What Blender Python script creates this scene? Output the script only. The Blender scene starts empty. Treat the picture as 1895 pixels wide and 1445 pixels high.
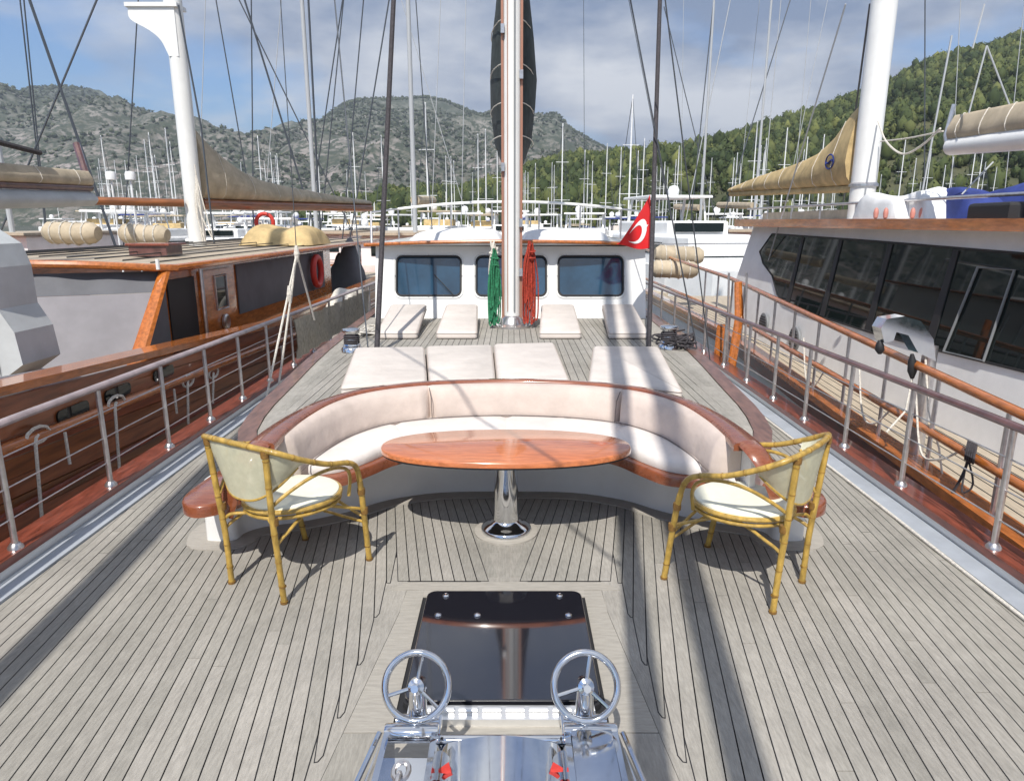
import bpy, math, random
import numpy as np
from mathutils import Vector, Matrix, noise
from math import sin, cos, pi, radians

random.seed(7)
rng = np.random.default_rng(7)
C = bpy.context.scene.collection
sc = bpy.context.scene

# ------------------------------------------------------------------ camera
FPX = 1285.0; PITCH = radians(13.6); CH = 1.8; IW, IH = 1895.0, 1445.0
cam_d = bpy.data.cameras.new('camera'); cam = bpy.data.objects.new('camera', cam_d); C.objects.link(cam)
cam_d.sensor_width = 36.0; cam_d.lens = FPX/IW*36.0; cam_d.clip_start = 0.05; cam_d.clip_end = 20000
cam.location = (0, 0, CH); cam.rotation_euler = (pi/2-PITCH, 0, 0)
sc.camera = cam

# ------------------------------------------------------------------ world and sun
SUNV = Vector((-0.15, -0.80, 1.0)).normalized()
SUN_EL = math.asin(SUNV.z); SUN_ROT = math.atan2(SUNV.x, SUNV.y)
w = bpy.data.worlds.new('World'); sc.world = w; w.use_nodes = True
nt = w.node_tree; nt.nodes.clear()
def N(t, **kw):
    n = nt.nodes.new(t)
    for k, v in kw.items(): setattr(n, k, v)
    return n
def L(a, b): nt.links.new(a, b)
out = N('ShaderNodeOutputWorld'); bg = N('ShaderNodeBackground')
sky = N('ShaderNodeTexSky', sky_type='NISHITA', sun_disc=False, sun_elevation=SUN_EL, sun_rotation=SUN_ROT)
sky.air_density = 1.3; sky.dust_density = 0.4; sky.ozone_density = 2.5
tc = N('ShaderNodeTexCoord'); sp = N('ShaderNodeSeparateXYZ'); L(tc.outputs['Generated'], sp.inputs[0])
mx = N('ShaderNodeMath', operation='MAXIMUM'); L(sp.outputs[2], mx.inputs[0]); mx.inputs[1].default_value = 0.0
ad = N('ShaderNodeMath', operation='ADD'); L(mx.outputs[0], ad.inputs[0]); ad.inputs[1].default_value = 0.22
dx = N('ShaderNodeMath', operation='DIVIDE'); L(sp.outputs[0], dx.inputs[0]); L(ad.outputs[0], dx.inputs[1])
dy = N('ShaderNodeMath', operation='DIVIDE'); L(sp.outputs[1], dy.inputs[0]); L(ad.outputs[0], dy.inputs[1])
cb = N('ShaderNodeCombineXYZ'); L(dx.outputs[0], cb.inputs[0]); L(dy.outputs[0], cb.inputs[1]); cb.inputs[2].default_value = 3.7
n1 = N('ShaderNodeTexNoise'); n1.inputs['Scale'].default_value = 0.8; n1.inputs['Detail'].default_value = 9; n1.inputs['Roughness'].default_value = 0.52; n1.inputs['Distortion'].default_value = 0.25
n2 = N('ShaderNodeTexNoise'); n2.inputs['Scale'].default_value = 1.25; n2.inputs['Detail'].default_value = 6; n2.inputs['Roughness'].default_value = 0.55
mp = N('ShaderNodeMapping'); mp.inputs['Location'].default_value = (4.3, 1.2, 0)
L(cb.outputs[0], n1.inputs[0]); L(cb.outputs[0], mp.inputs[0]); L(mp.outputs[0], n2.inputs[0])
# more open sky towards the west (-X), closed cloud elsewhere
gx = N('ShaderNodeMath', operation='MULTIPLY_ADD'); L(dx.outputs[0], gx.inputs[0]); gx.inputs[1].default_value = 0.085; L(n1.outputs[0], gx.inputs[2])
cr = N('ShaderNodeValToRGB'); L(gx.outputs[0], cr.inputs[0])
cr.color_ramp.elements[0].position = 0.37; cr.color_ramp.elements[0].color = (0.0, 0.0, 0.0, 1)
cr.color_ramp.elements[1].position = 0.49; cr.color_ramp.elements[1].color = (1, 1, 1, 1)
cc = N('ShaderNodeValToRGB'); gm = N('ShaderNodeMath', operation='MULTIPLY_ADD'); L(dx.outputs[0], gm.inputs[0]); gm.inputs[1].default_value = -0.055; L(n2.outputs[0], gm.inputs[2]); L(gm.outputs[0], cc.inputs[0])
cc.color_ramp.elements[0].position = 0.40; cc.color_ramp.elements[0].color = (0.17, 0.24, 0.39, 1)
cc.color_ramp.elements[1].position = 0.60; cc.color_ramp.elements[1].color = (0.74, 0.76, 0.80, 1)
mul = N('ShaderNodeMixRGB', blend_type='MULTIPLY'); mul.inputs[0].default_value = 1.0; L(sky.outputs[0], mul.inputs[1]); mul.inputs[2].default_value = (0.66, 1.02, 1.5, 1)
mixc = N('ShaderNodeMixRGB'); SKY = 0.08
# cloud banks brighten towards the horizon
hzr = N('ShaderNodeMapRange'); L(mx.outputs[0], hzr.inputs[0]); hzr.inputs[1].default_value = 0.0; hzr.inputs[2].default_value = 0.30; hzr.inputs[3].default_value = 0.22; hzr.inputs[4].default_value = 0.0
cw = N('ShaderNodeMixRGB'); L(hzr.outputs[0], cw.inputs[0]); L(cc.outputs[0], cw.inputs[1]); cw.inputs[2].default_value = (0.60, 0.66, 0.76, 1)
cm = N('ShaderNodeMixRGB', blend_type='MULTIPLY'); cm.inputs[0].default_value = 1.0; L(cw.outputs[0], cm.inputs[1]); cm.inputs[2].default_value = (1/SKY, 1/SKY, 1/SKY, 1)
L(cr.outputs[0], mixc.inputs[0]); L(mul.outputs[0], mixc.inputs[1]); L(cm.outputs[0], mixc.inputs[2])
L(mixc.outputs[0], bg.inputs[0]); bg.inputs[1].default_value = SKY; L(bg.outputs[0], out.inputs[0])

sun_d = bpy.data.lights.new('sun', 'SUN'); sun_d.energy = 4.8; sun_d.angle = radians(0.45); sun_d.color = (1.0, 0.955, 0.88)
sun = bpy.data.objects.new('sun', sun_d); C.objects.link(sun); sun.location = (-5, -20, 30)
sun.rotation_euler = (-SUNV).to_track_quat('-Z', 'Y').to_euler()
sc.view_settings.view_transform = 'Standard'; sc.view_settings.look = 'None'
sc.view_settings.exposure = 0.20; sc.view_settings.gamma = 1.0; sc.view_settings.use_curve_mapping = False

# ------------------------------------------------------------------ measuring helpers (survey of the place)
CT, ST = cos(PITCH), sin(PITCH)
def ray(px, py):
    u = (px-IW/2)/FPX; v = -(py-IH/2)/FPX
    return Vector((u, CT+v*ST, -ST+v*CT))
def atZ(px, py, z):
    r = ray(px, py); t = (z-CH)/r.z; return Vector((r.x*t, r.y*t, z))
def atY(px, py, y):
    r = ray(px, py); t = y/r.y; return Vector((r.x*t, y, CH+r.z*t))
def atX(px, py, x):
    r = ray(px, py); t = x/r.x; return Vector((x, r.y*t, CH+r.z*t))

# ------------------------------------------------------------------ materials
MATS = {}
def mat(name, col, rough=0.5, metal=0.0, coat=0.0, var=0.0, vscale=6.0, stretch=(1, 1, 1), bump=0.0, bscale=40.0, rand=0.0, col2=None, alpha=1.0, trans=0.0, island=0.0, spec=0.5, rvar=0.0, dirt=0.0, dscale=1.3):
    m = bpy.data.materials.new(name); m.use_nodes = True; t = m.node_tree; p = t.nodes['Principled BSDF']
    def n(ty, **kw):
        q = t.nodes.new(ty)
        for k, v in kw.items(): setattr(q, k, v)
        return q
    p.inputs['Base Color'].default_value = (*col, 1); p.inputs['Roughness'].default_value = rough; p.inputs['Metallic'].default_value = metal
    p.inputs['Coat Weight'].default_value = coat; p.inputs['Coat Roughness'].default_value = 0.06; p.inputs['Alpha'].default_value = alpha
    p.inputs['Specular IOR Level'].default_value = spec
    if trans: p.inputs['Transmission Weight'].default_value = trans
    tcn = n('ShaderNodeTexCoord'); mpn = n('ShaderNodeMapping'); mpn.inputs['Scale'].default_value = stretch
    t.links.new(tcn.outputs['Object'], mpn.inputs[0])
    cur = None
    if var or col2:
        nz = n('ShaderNodeTexNoise'); nz.inputs['Scale'].default_value = vscale; nz.inputs['Detail'].default_value = 6; nz.inputs['Roughness'].default_value = 0.62
        t.links.new(mpn.outputs[0], nz.inputs[0])
        rp = n('ShaderNodeValToRGB'); t.links.new(nz.outputs[0], rp.inputs[0])
        c1 = col; c2 = col2 if col2 else tuple(min(1, c*(1+var)) for c in col); c0 = col if col2 else tuple(c*(1-var) for c in col)
        rp.color_ramp.elements[0].position = 0.36; rp.color_ramp.elements[0].color = (*c0, 1)
        rp.color_ramp.elements[1].position = 0.64; rp.color_ramp.elements[1].color = (*c2, 1)
        cur = rp.outputs[0]
        if rvar:
            mr = n('ShaderNodeMapRange'); t.links.new(nz.outputs[0], mr.inputs[0]); mr.inputs[1].default_value = 0.3; mr.inputs[2].default_value = 0.7
            mr.inputs[3].default_value = max(0.02, rough-rvar); mr.inputs[4].default_value = rough+rvar; t.links.new(mr.outputs[0], p.inputs['Roughness'])
    if rand or island:
        if rand:
            oi = n('ShaderNodeObjectInfo'); src = oi.outputs['Random']; amt = rand
        else:
            g = n('ShaderNodeNewGeometry'); src = g.outputs['Random Per Island']; amt = island
        hs = n('ShaderNodeMapRange'); t.links.new(src, hs.inputs[0]); hs.inputs[3].default_value = 1-amt; hs.inputs[4].default_value = 1+amt
        h = n('ShaderNodeHueSaturation'); t.links.new(hs.outputs[0], h.inputs['Value'])
        h2 = n('ShaderNodeMapRange'); t.links.new(src, h2.inputs[0]); h2.inputs[3].default_value = 0.5+amt*0.06; h2.inputs[4].default_value = 0.5-amt*0.06
        t.links.new(h2.outputs[0], h.inputs['Hue'])
        if cur is not None: t.links.new(cur, h.inputs['Color'])
        else: h.inputs['Color'].default_value = (*col, 1)
        cur = h.outputs[0]
    if dirt:
        g2 = n('ShaderNodeNewGeometry'); nd = n('ShaderNodeTexNoise'); nd.inputs['Scale'].default_value = dscale; nd.inputs['Detail'].default_value = 7; nd.inputs['Roughness'].default_value = 0.68
        t.links.new(g2.outputs['Position'], nd.inputs[0]); mrd = n('ShaderNodeMapRange'); t.links.new(nd.outputs[0], mrd.inputs[0]); mrd.inputs[1].default_value = 0.32; mrd.inputs[2].default_value = 0.66
        mrd.inputs[3].default_value = 1-dirt; mrd.inputs[4].default_value = 1+dirt*0.45
        md = n('ShaderNodeMixRGB', blend_type='MULTIPLY'); md.inputs[0].default_value = 1.0
        if cur is not None: t.links.new(cur, md.inputs[1])
        else: md.inputs[1].default_value = (*col, 1)
        t.links.new(mrd.outputs[0], md.inputs[2]); cur = md.outputs[0]
    if cur is not None: t.links.new(cur, p.inputs['Base Color'])
    if bump:
        nb = n('ShaderNodeTexNoise'); nb.inputs['Scale'].default_value = bscale; nb.inputs['Detail'].default_value = 5
        t.links.new(mpn.outputs[0], nb.inputs[0])
        b = n('ShaderNodeBump'); b.inputs['Strength'].default_value = bump; b.inputs['Distance'].default_value = 0.02
        t.links.new(nb.outputs[0], b.inputs['Height']); t.links.new(b.outputs[0], p.inputs['Normal'])
    MATS[name] = m; return m

teak = mat('weathered_teak', (0.335, 0.315, 0.28), rough=0.78, var=0.12, vscale=11, stretch=(9, 1.3, 1), bump=0.25, bscale=30, rand=0.09, dirt=0.20, dscale=1.6, spec=0.25)
teak_pale = mat('pale_teak_trim', (0.36, 0.335, 0.295), rough=0.7, var=0.10, vscale=12, stretch=(1, 6, 1), bump=0.15, bscale=40, rand=0.05, spec=0.3)
caulk = mat('black_caulk', (0.018, 0.018, 0.02), rough=0.6)
waterway = mat('grey_waterway_paint', (0.36, 0.39, 0.43), rough=0.5, var=0.08, vscale=5, bump=0.05)
mahog = mat('varnished_mahogany', (0.235, 0.070, 0.030), rough=0.28, coat=0.9, var=0.16, vscale=5, stretch=(1, 5, 5), rvar=0.05)
mahog_x = mat('varnished_mahogany_table', (0.52, 0.165, 0.06), rough=0.2, coat=1.0, var=0.22, vscale=6, stretch=(1.2, 14, 8))
mahog_rail = mat('varnished_cap_rail', (0.20, 0.048, 0.025), rough=0.35, coat=0.6, var=0.35, vscale=5, stretch=(6, 1, 6), rvar=0.08)
orange_wood = mat('orange_varnish', (0.44, 0.135, 0.026), rough=0.25, coat=0.8, var=0.28, vscale=6, stretch=(5, 1, 5))
brown_hull = mat('brown_varnished_planking', (0.25, 0.072, 0.023), rough=0.38, coat=0.4, var=0.35, vscale=3, stretch=(1, 0.5, 5), rand=0.16)
white_gel = mat('white_paint', (0.78, 0.78, 0.76), rough=0.28, coat=0.3, var=0.04, vscale=3, bump=0.02, bscale=8)
white_far = mat('white_gelcoat', (0.82, 0.82, 0.81), rough=0.35, var=0.05, vscale=1.5, dirt=0.07, dscale=2.0)
boardbrown = mat('faded_covering_board', (0.17, 0.085, 0.06), rough=0.45, coat=0.3, var=0.3, vscale=6, stretch=(5, 1, 1))
offwhite = mat('cream_cushion', (0.62, 0.565, 0.52), rough=0.85, var=0.06, vscale=3, bump=0.7, bscale=5, rand=0.03, spec=0.2, dirt=0.08, dscale=2.4)
offwhite_seat = mat('white_seat_cushion', (0.68, 0.63, 0.595), rough=0.85, var=0.05, vscale=5, bump=0.6, bscale=5, rand=0.02, spec=0.2, dirt=0.06, dscale=2.2)
backcush = mat('beige_back_cushion', (0.60, 0.505, 0.45), rough=0.85, var=0.07, vscale=4, bump=0.7, bscale=5, rand=0.03, spec=0.2, dirt=0.07, dscale=2.2)
welt = mat('cushion_welt', (0.42, 0.36, 0.32), rough=0.9)
piping = mat('dark_piping', (0.16, 0.13, 0.12), rough=0.7)
chrome = mat('polished_stainless', (0.74, 0.75, 0.77), rough=0.08, metal=1.0, var=0.05, vscale=8, rvar=0.05)
brightsteel = mat('bright_satin_stainless', (0.88, 0.88, 0.87), rough=0.32, metal=0.75, var=0.04, vscale=10)
steel = mat('brushed_stainless', (0.62, 0.60, 0.60), rough=0.28, metal=0.9, var=0.12, vscale=20)
railpaint = mat('grey_mauve_handrail', (0.34, 0.27, 0.27), rough=0.35, coat=0.4, var=0.2, vscale=8)
raildark = mat('dark_wood_handrail', (0.12, 0.055, 0.05), rough=0.3, coat=0.7, var=0.3, vscale=8)
hatchglass = mat('smoked_acrylic', (0.012, 0.012, 0.017), rough=0.045, coat=1.0, spec=0.8)
winglass = mat('blue_window_glass', (0.018, 0.055, 0.10), rough=0.06, coat=1.0, spec=0.8, var=0.3, vscale=2)
blackglass = mat('black_window_glass', (0.008, 0.013, 0.013), rough=0.03, spec=0.45)
rattan = mat('yellow_rattan', (0.43, 0.275, 0.058), rough=0.38, coat=0.35, var=0.30, vscale=26, stretch=(1, 1, 0.5), bump=0.2, bscale=60)
rattan_node = mat('rattan_node_rings', (0.31, 0.18, 0.036), rough=0.45, var=0.3, vscale=50)
rattan_dark = mat('rattan_binding', (0.20, 0.105, 0.025), rough=0.45, var=0.25, vscale=50)
meshfab = mat('cream_woven_mesh', (0.66, 0.64, 0.47), rough=0.7, var=0.06, vscale=30, bump=0.12, bscale=200, alpha=0.66)
seatfab = mat('cream_woven_seat', (0.74, 0.73, 0.60), rough=0.75, var=0.03, vscale=20, bump=0.12, bscale=180)
darkcanvas = mat('dark_green_canvas', (0.035, 0.045, 0.045), rough=0.85, var=0.3, vscale=5, bump=0.5, bscale=6)
greycanvas = mat('grey_canvas', (0.125, 0.128, 0.142), rough=0.8, var=0.10, vscale=3, bump=0.3, bscale=4)
netbeige = mat('beige_netting', (0.50, 0.46, 0.38), rough=0.9, var=0.35, vscale=40, stretch=(1, 2.5, 0.4), bump=0.6, bscale=60, alpha=0.85)
midcanvas = mat('mid_grey_canvas', (0.23, 0.22, 0.235), rough=0.8, var=0.08, vscale=3, bump=0.4, bscale=4)
lightcanvas = mat('light_grey_canvas', (0.46, 0.48, 0.49), rough=0.8, var=0.08, vscale=3, bump=0.4, bscale=4)
tan = mat('tan_canvas', (0.52, 0.385, 0.19), rough=0.85, var=0.22, vscale=3.5, bump=0.6, bscale=5)
tan_grey = mat('faded_tan_canvas', (0.46, 0.385, 0.28), rough=0.85, var=0.18, vscale=3, bump=0.6, bscale=5)
whitecanvas = mat('white_canvas', (0.76, 0.76, 0.76), rough=0.7, var=0.06, vscale=5, bump=0.6, bscale=4)
bluecanvas = mat('blue_canvas', (0.022, 0.04, 0.19), rough=0.8, var=0.25, vscale=4, bump=0.5, bscale=5)
beigedeck = mat('beige_laid_deck', (0.44, 0.37, 0.28), rough=0.7, var=0.15, vscale=6, stretch=(8, 1, 1))
ropew = mat('white_rope', (0.66, 0.62, 0.55), rough=0.9, var=0.2, vscale=60, bump=0.4, bscale=120)
ropeg = mat('green_rope', (0.02, 0.15, 0.075), rough=0.9, var=0.4, vscale=50, rand=0.3)
roper = mat('red_rope', (0.40, 0.02, 0.025), rough=0.85, var=0.4, vscale=50, rand=0.3)
ropeb = mat('dark_rope', (0.05, 0.045, 0.05), rough=0.9, var=0.3, vscale=50)
wire = mat('rigging_wire', (0.10, 0.11, 0.125), rough=0.45, metal=0.5)
wirelight = mat('pale_rigging_line', (0.42, 0.44, 0.46), rough=0.6)
redmat = mat('flag_red', (0.62, 0.012, 0.015), rough=0.65, var=0.1, vscale=6)
redpaint = mat('red_plastic', (0.55, 0.04, 0.03), rough=0.5)
whiteflat = mat('flag_white', (0.8, 0.8, 0.8), rough=0.7)
black = mat('black_rubber', (0.02, 0.02, 0.022), rough=0.6)
brass = mat('copper_mast_track', (0.40, 0.20, 0.14), rough=0.4, metal=0.3)
greyplastic = mat('grey_metal_grille', (0.20, 0.21, 0.22), rough=0.5)
pink = mat('pink_buoy', (0.60, 0.25, 0.20), rough=0.6)
hullblue = mat('navy_hull', (0.03, 0.05, 0.12), rough=0.3, coat=0.5)

# ------------------------------------------------------------------ mesh builder
WL = {}
class MB:
    def __init__(s): s.v = []; s.f = []
    def add(s, vs, fs):
        o = len(s.v); s.v += [tuple(v) for v in vs]; s.f += [tuple(i+o for i in f) for f in fs]; return s
    def box(s, a, b, M=None):
        x0, y0, z0 = a; x1, y1, z1 = b
        vs = [(x0,y0,z0),(x1,y0,z0),(x1,y1,z0),(x0,y1,z0),(x0,y0,z1),(x1,y0,z1),(x1,y1,z1),(x0,y1,z1)]
        if M: vs = [M @ Vector(v) for v in vs]
        return s.add(vs, [(0,3,2,1),(4,5,6,7),(0,1,5,4),(1,2,6,5),(2,3,7,6),(3,0,4,7)])
    def tube(s, pts, r, n=8, caps=True, closed=False, flat=1.0):
        pts = [Vector(p) for p in pts]; k = len(pts)
        rs = r if isinstance(r, (list, tuple)) else [r]*k
        vs = []; up = None
        for i, p in enumerate(pts):
            if closed: d = pts[(i+1) % k]-pts[i-1]
            else: d = pts[min(i+1, k-1)]-pts[max(i-1, 0)]
            if d.length < 1e-9: d = Vector((0, 0, 1))
            d.normalize()
            if up is None: up = Vector((0, 0, 1)) if abs(d.z) < 0.95 else Vector((0, 1, 0))
            a = d.cross(up)
            if a.length < 1e-6: a = d.cross(Vector((1, 0, 0)))
            a.normalize(); b = a.cross(d).normalized(); up = b
            for j in range(n):
                t = 2*pi*j/n; vs.append(p+a*(cos(t)*rs[i])+b*(sin(t)*rs[i]*flat))
        fs = []
        for i in range(k if closed else k-1):
            for j in range(n):
                i2 = (i+1) % k
                fs.append((i*n+j, i*n+(j+1) % n, i2*n+(j+1) % n, i2*n+j))
        if caps and not closed:
            fs.append(tuple(range(n))[::-1]); fs.append(tuple((k-1)*n+j for j in range(n)))
        return s.add(vs, fs)
    def lathe(s, prof, c=(0, 0, 0), n=24, M=None):
        vs = []; k = len(prof)
        for r, z in prof:
            for j in range(n):
                t = 2*pi*j/n; vs.append(Vector((r*cos(t), r*sin(t), z)))
        if M: vs = [M @ v for v in vs]
        vs = [v+Vector(c) for v in vs]
        fs = [(i*n+j, i*n+(j+1) % n, (i+1)*n+(j+1) % n, (i+1)*n+j) for i in range(k-1) for j in range(n)]
        if prof[0][0] > 1e-6: fs.append(tuple(range(n))[::-1])
        if prof[-1][0] > 1e-6: fs.append(tuple((k-1)*n+j for j in range(n)))
        return s.add(vs, fs)
    def prism(s, poly, z0, z1, f=None, bevel=0.0):
        """poly in plan (x,y) -> extruded; f maps (x,y,z)->vector; bevel insets the top edge"""
        n = len(poly); f = f or (lambda x, y, z: (x, y, z))
        rings = [[(x, y, z0) for x, y in poly]]
        if bevel:
            ins = inset(poly, bevel)
            rings.append([(x, y, z1-bevel) for x, y in poly])
            rings.append([(x, y, z1-bevel*0.3) for x, y in inset(poly, bevel*0.35)])
            rings.append([(x, y, z1) for x, y in ins])
        else: rings.append([(x, y, z1) for x, y in poly])
        vs = [f(*p) for rg in rings for p in rg]
        fs = [tuple(range(n))[::-1], tuple((len(rings)-1)*n+i for i in range(n))]
        for k in range(len(rings)-1):
            fs += [(k*n+i, k*n+(i+1) % n, (k+1)*n+(i+1) % n, (k+1)*n+i) for i in range(n)]
        return s.add(vs, fs)
    def grid(s, fn, nu, nv, closeu=False):
        vs = [fn(i/nu, j/nv) for i in range(nu+1) for j in range(nv+1)]
        fs = [(i*(nv+1)+j, (i+1)*(nv+1)+j, (i+1)*(nv+1)+j+1, i*(nv+1)+j+1) for i in range(nu) for j in range(nv)]
        return s.add(vs, fs)
    def build(s, name, m, parent=None, smooth=False, label=None, auto=None, world=True):
        me = bpy.data.meshes.new(name)
        off = WL.get(parent.name, Vector((0, 0, 0))) if (parent and world) else Vector((0, 0, 0))
        me.from_pydata([tuple(Vector(v)-off) for v in s.v], [], s.f)
        me.materials.append(m)
        if smooth:
            me.polygons.foreach_set('use_smooth', [True]*len(me.polygons))
            try: me.set_sharp_from_angle(angle=radians(auto or 40))
            except Exception: pass
        me.update()
        o = bpy.data.objects.new(name, me); C.objects.link(o)
        if parent: o.parent = parent
        WL[o.name] = off
        if label: o['label'] = label
        return o
def inset(poly, d):
    n = len(poly); res = []
    area = sum(poly[i][0]*poly[(i+1) % n][1]-poly[(i+1) % n][0]*poly[i][1] for i in range(n))
    sg = 1 if area > 0 else -1
    for i in range(n):
        p0, p1, p2 = Vector(poly[i-1]), Vector(poly[i]), Vector(poly[(i+1) % n])
        d1 = (p1-p0); d2 = (p2-p1)
        if d1.length < 1e-9 or d2.length < 1e-9: res.append(tuple(p1)); continue
        d1.normalize(); d2.normalize()
        nn = Vector((-(d1.y+d2.y), d1.x+d2.x))*sg
        if nn.length < 1e-6: res.append(tuple(p1)); continue
        nn.normalize(); c = max(0.4, abs(nn.dot(Vector((-d1.y, d1.x)))))
        res.append(tuple(p1+nn*(d/c)))
    return res
def spline(pts, seg=6, closed=False):
    pts = [Vector(p) for p in pts]; k = len(pts); o = []
    rngk = range(k) if closed else range(k-1)
    for i in rngk:
        p0 = pts[(i-1) % k] if (closed or i > 0) else pts[i]*2-pts[i+1]
        p1 = pts[i]; p2 = pts[(i+1) % k]
        p3 = pts[(i+2) % k] if (closed or i+2 < k) else p2*2-p1
        for j in range(seg):
            t = j/seg
            o.append(0.5*((2*p1)+(p2-p0)*t+(2*p0-5*p1+4*p2-p3)*t*t+(3*p1-p0-3*p2+p3)*t**3))
    if not closed: o.append(pts[-1])
    return o
def thing(name, loc, label, cat, group=None, rz=0.0):
    o = bpy.data.objects.new(name, None); C.objects.link(o); o.location = loc; o.rotation_euler = (0, 0, rz)
    o.empty_display_size = 0.1
    WL[o.name] = Vector(loc); tag(o, label, cat, group); return o
def tag(o, label, cat, group=None, kind=None):
    if label: o['label'] = label
    if cat: o['category'] = cat
    if group: o['group'] = group
    if kind: o['kind'] = kind
    return o
def copy_tree(o, parent=None):
    c = o.copy(); C.objects.link(c)
    if parent: c.parent = parent
    for ch in list(o.children): copy_tree(ch, c)
    return c
def structure(o): o['kind'] = 'structure'; return o
def softbox(mb, a, b, r=0.03, M=None, puff=0.0):
    """rounded cushion: prism with rounded plan corners and rolled top edge"""
    x0, y0, z0 = a; x1, y1, z1 = b; poly = []
    for cx, cy, s in ((x1-r, y1-r, 0), (x0+r, y1-r, 1), (x0+r, y0+r, 2), (x1-r, y0+r, 3)):
        for k in range(4):
            t = (s+k/3)*pi/2; poly.append((cx+r*cos(t), cy+r*sin(t)))
    f = (lambda x, y, z: M @ Vector((x, y, z))) if M else None
    mb.prism(poly, z0, z1, f, bevel=min(r, (z1-z0)*0.45)); return mb

CX = -0.04            # centreline of the yacht
WATER = -1.7
# ================================================================== SETTING: water, hills, sky
def plane(name, x0, x1, y0, y1, z, m):
    return MB().add([(x0,y0,z),(x1,y0,z),(x1,y1,z),(x0,y1,z)], [(0,1,2,3)]).build(name, m)
sea = mat('harbour_water', (0.02, 0.045, 0.05), rough=0.09, bump=0.35, bscale=1.4)
structure(plane('water', -6000, 6000, -3000, 9000, WATER, sea))

def interp(tab, x):
    if x <= tab[0][0]: return tab[0][1]
    for (a, b), (c, d) in zip(tab, tab[1:]):
        if x <= c: return b+(d-b)*(x-a)/(c-a)
    return tab[-1][1]
def hill(name, sil, x0, x1, d_foot, d_ridge, d_back, m, ncol, nrow, rough, power=1.0, base=-3.0):
    """terrain whose skyline follows surveyed bearings; ridge at d_ridge(px)"""
    H = np.zeros((ncol+1, nrow+1, 3))
    for i in range(ncol+1):
        px = x0+(x1-x0)*i/ncol; py = interp(sil, px)
        r = ray(px, py); slope = r.z/r.y; bx = r.x/r.y
        dr = d_ridge(px); df = d_foot(px)
        top = slope*dr+CH
        for j in range(nrow+1):
            t = j/nrow*1.45
            d = df+(dr-df)*t
            if t <= 1: h = base+(top-base)*(t**power)
            else: h = base+(top-base)*max(0, 1-((t-1)/0.45)**1.6)
            env = min(1, 3*t)*(1 if t < 1 else max(0.2, 1-(t-1)*2))
            x = bx*d; q = Vector((x/ rough[0], d/rough[0], 0.3))
            nn = noise.fractal(q, 0.9, 2.1, 6)*rough[1]*env*max(0.12, min(1, abs(t-1)*2.6))
            ridge = (1-abs(noise.noise(Vector((x/rough[0]*1.7, d/rough[0]*0.5, 7))))*2)*rough[1]*0.7*env*max(0.08, min(1, abs(t-1)*2.6))
            H[i, j] = (x, d, max(base, h+nn+ridge))
    mb = MB(); mb.v = [tuple(p) for p in H.reshape(-1, 3)]
    mb.f = [(i*(nrow+1)+j, (i+1)*(nrow+1)+j, (i+1)*(nrow+1)+j+1, i*(nrow+1)+j+1) for i in range(ncol) for j in range(nrow)]
    o = mb.build(name, m, smooth=True, auto=75); structure(o); return o, H

rock = mat('scrubby_limestone', (0.060, 0.072, 0.048), rough=0.95, col2=(0.26, 0.25, 0.245), vscale=0.022, stretch=(1, 1, 1.6), bump=0.0)
# finer scrub speckle on the rock
t_ = rock.node_tree; p_ = t_.nodes['Principled BSDF']
src = p_.inputs['Base Color'].links[0].from_socket
tcn = t_.nodes.new('ShaderNodeTexCoord'); nz = t_.nodes.new('ShaderNodeTexNoise'); nz.inputs['Scale'].default_value = 0.085; nz.inputs['Detail'].default_value = 5; nz.inputs['Roughness'].default_value = 0.7
t_.links.new(tcn.outputs['Object'], nz.inputs[0])
r_ = t_.nodes.new('ShaderNodeValToRGB'); r_.color_ramp.elements[0].position = 0.47; r_.color_ramp.elements[1].position = 0.55; t_.links.new(nz.outputs[0], r_.inputs[0])
gz = t_.nodes.new('ShaderNodeNewGeometry'); sz = t_.nodes.new('ShaderNodeSeparateXYZ'); t_.links.new(gz.outputs['Position'], sz.inputs[0])
mz = t_.nodes.new('ShaderNodeMapRange'); t_.links.new(sz.outputs[2], mz.inputs[0]); mz.inputs[1].default_value = 60; mz.inputs[2].default_value = 330
mt = t_.nodes.new('ShaderNodeMixRGB'); t_.links.new(mz.outputs[0], mt.inputs[0]); mt.inputs[1].default_value = (1.15, 1.02, 0.98, 1); mt.inputs[2].default_value = (0.62, 0.72, 0.60, 1)
mq = t_.nodes.new('ShaderNodeMixRGB'); mq.blend_type = 'MULTIPLY'; mq.inputs[0].default_value = 1.0; t_.links.new(src, mq.inputs[1]); t_.links.new(mt.outputs[0], mq.inputs[2]); src = mq.outputs[0]
mm = t_.nodes.new('ShaderNodeMixRGB'); t_.links.new(r_.outputs[0], mm.inputs[0]); mm.inputs[1].default_value = (0.040, 0.052, 0.032, 1); t_.links.new(src, mm.inputs[2]); t_.links.new(mm.outputs[0], p_.inputs['Base Color'])
soil = mat('wooded_ground', (0.035, 0.045, 0.018), rough=0.95, col2=(0.10, 0.10, 0.045), vscale=0.05)

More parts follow.
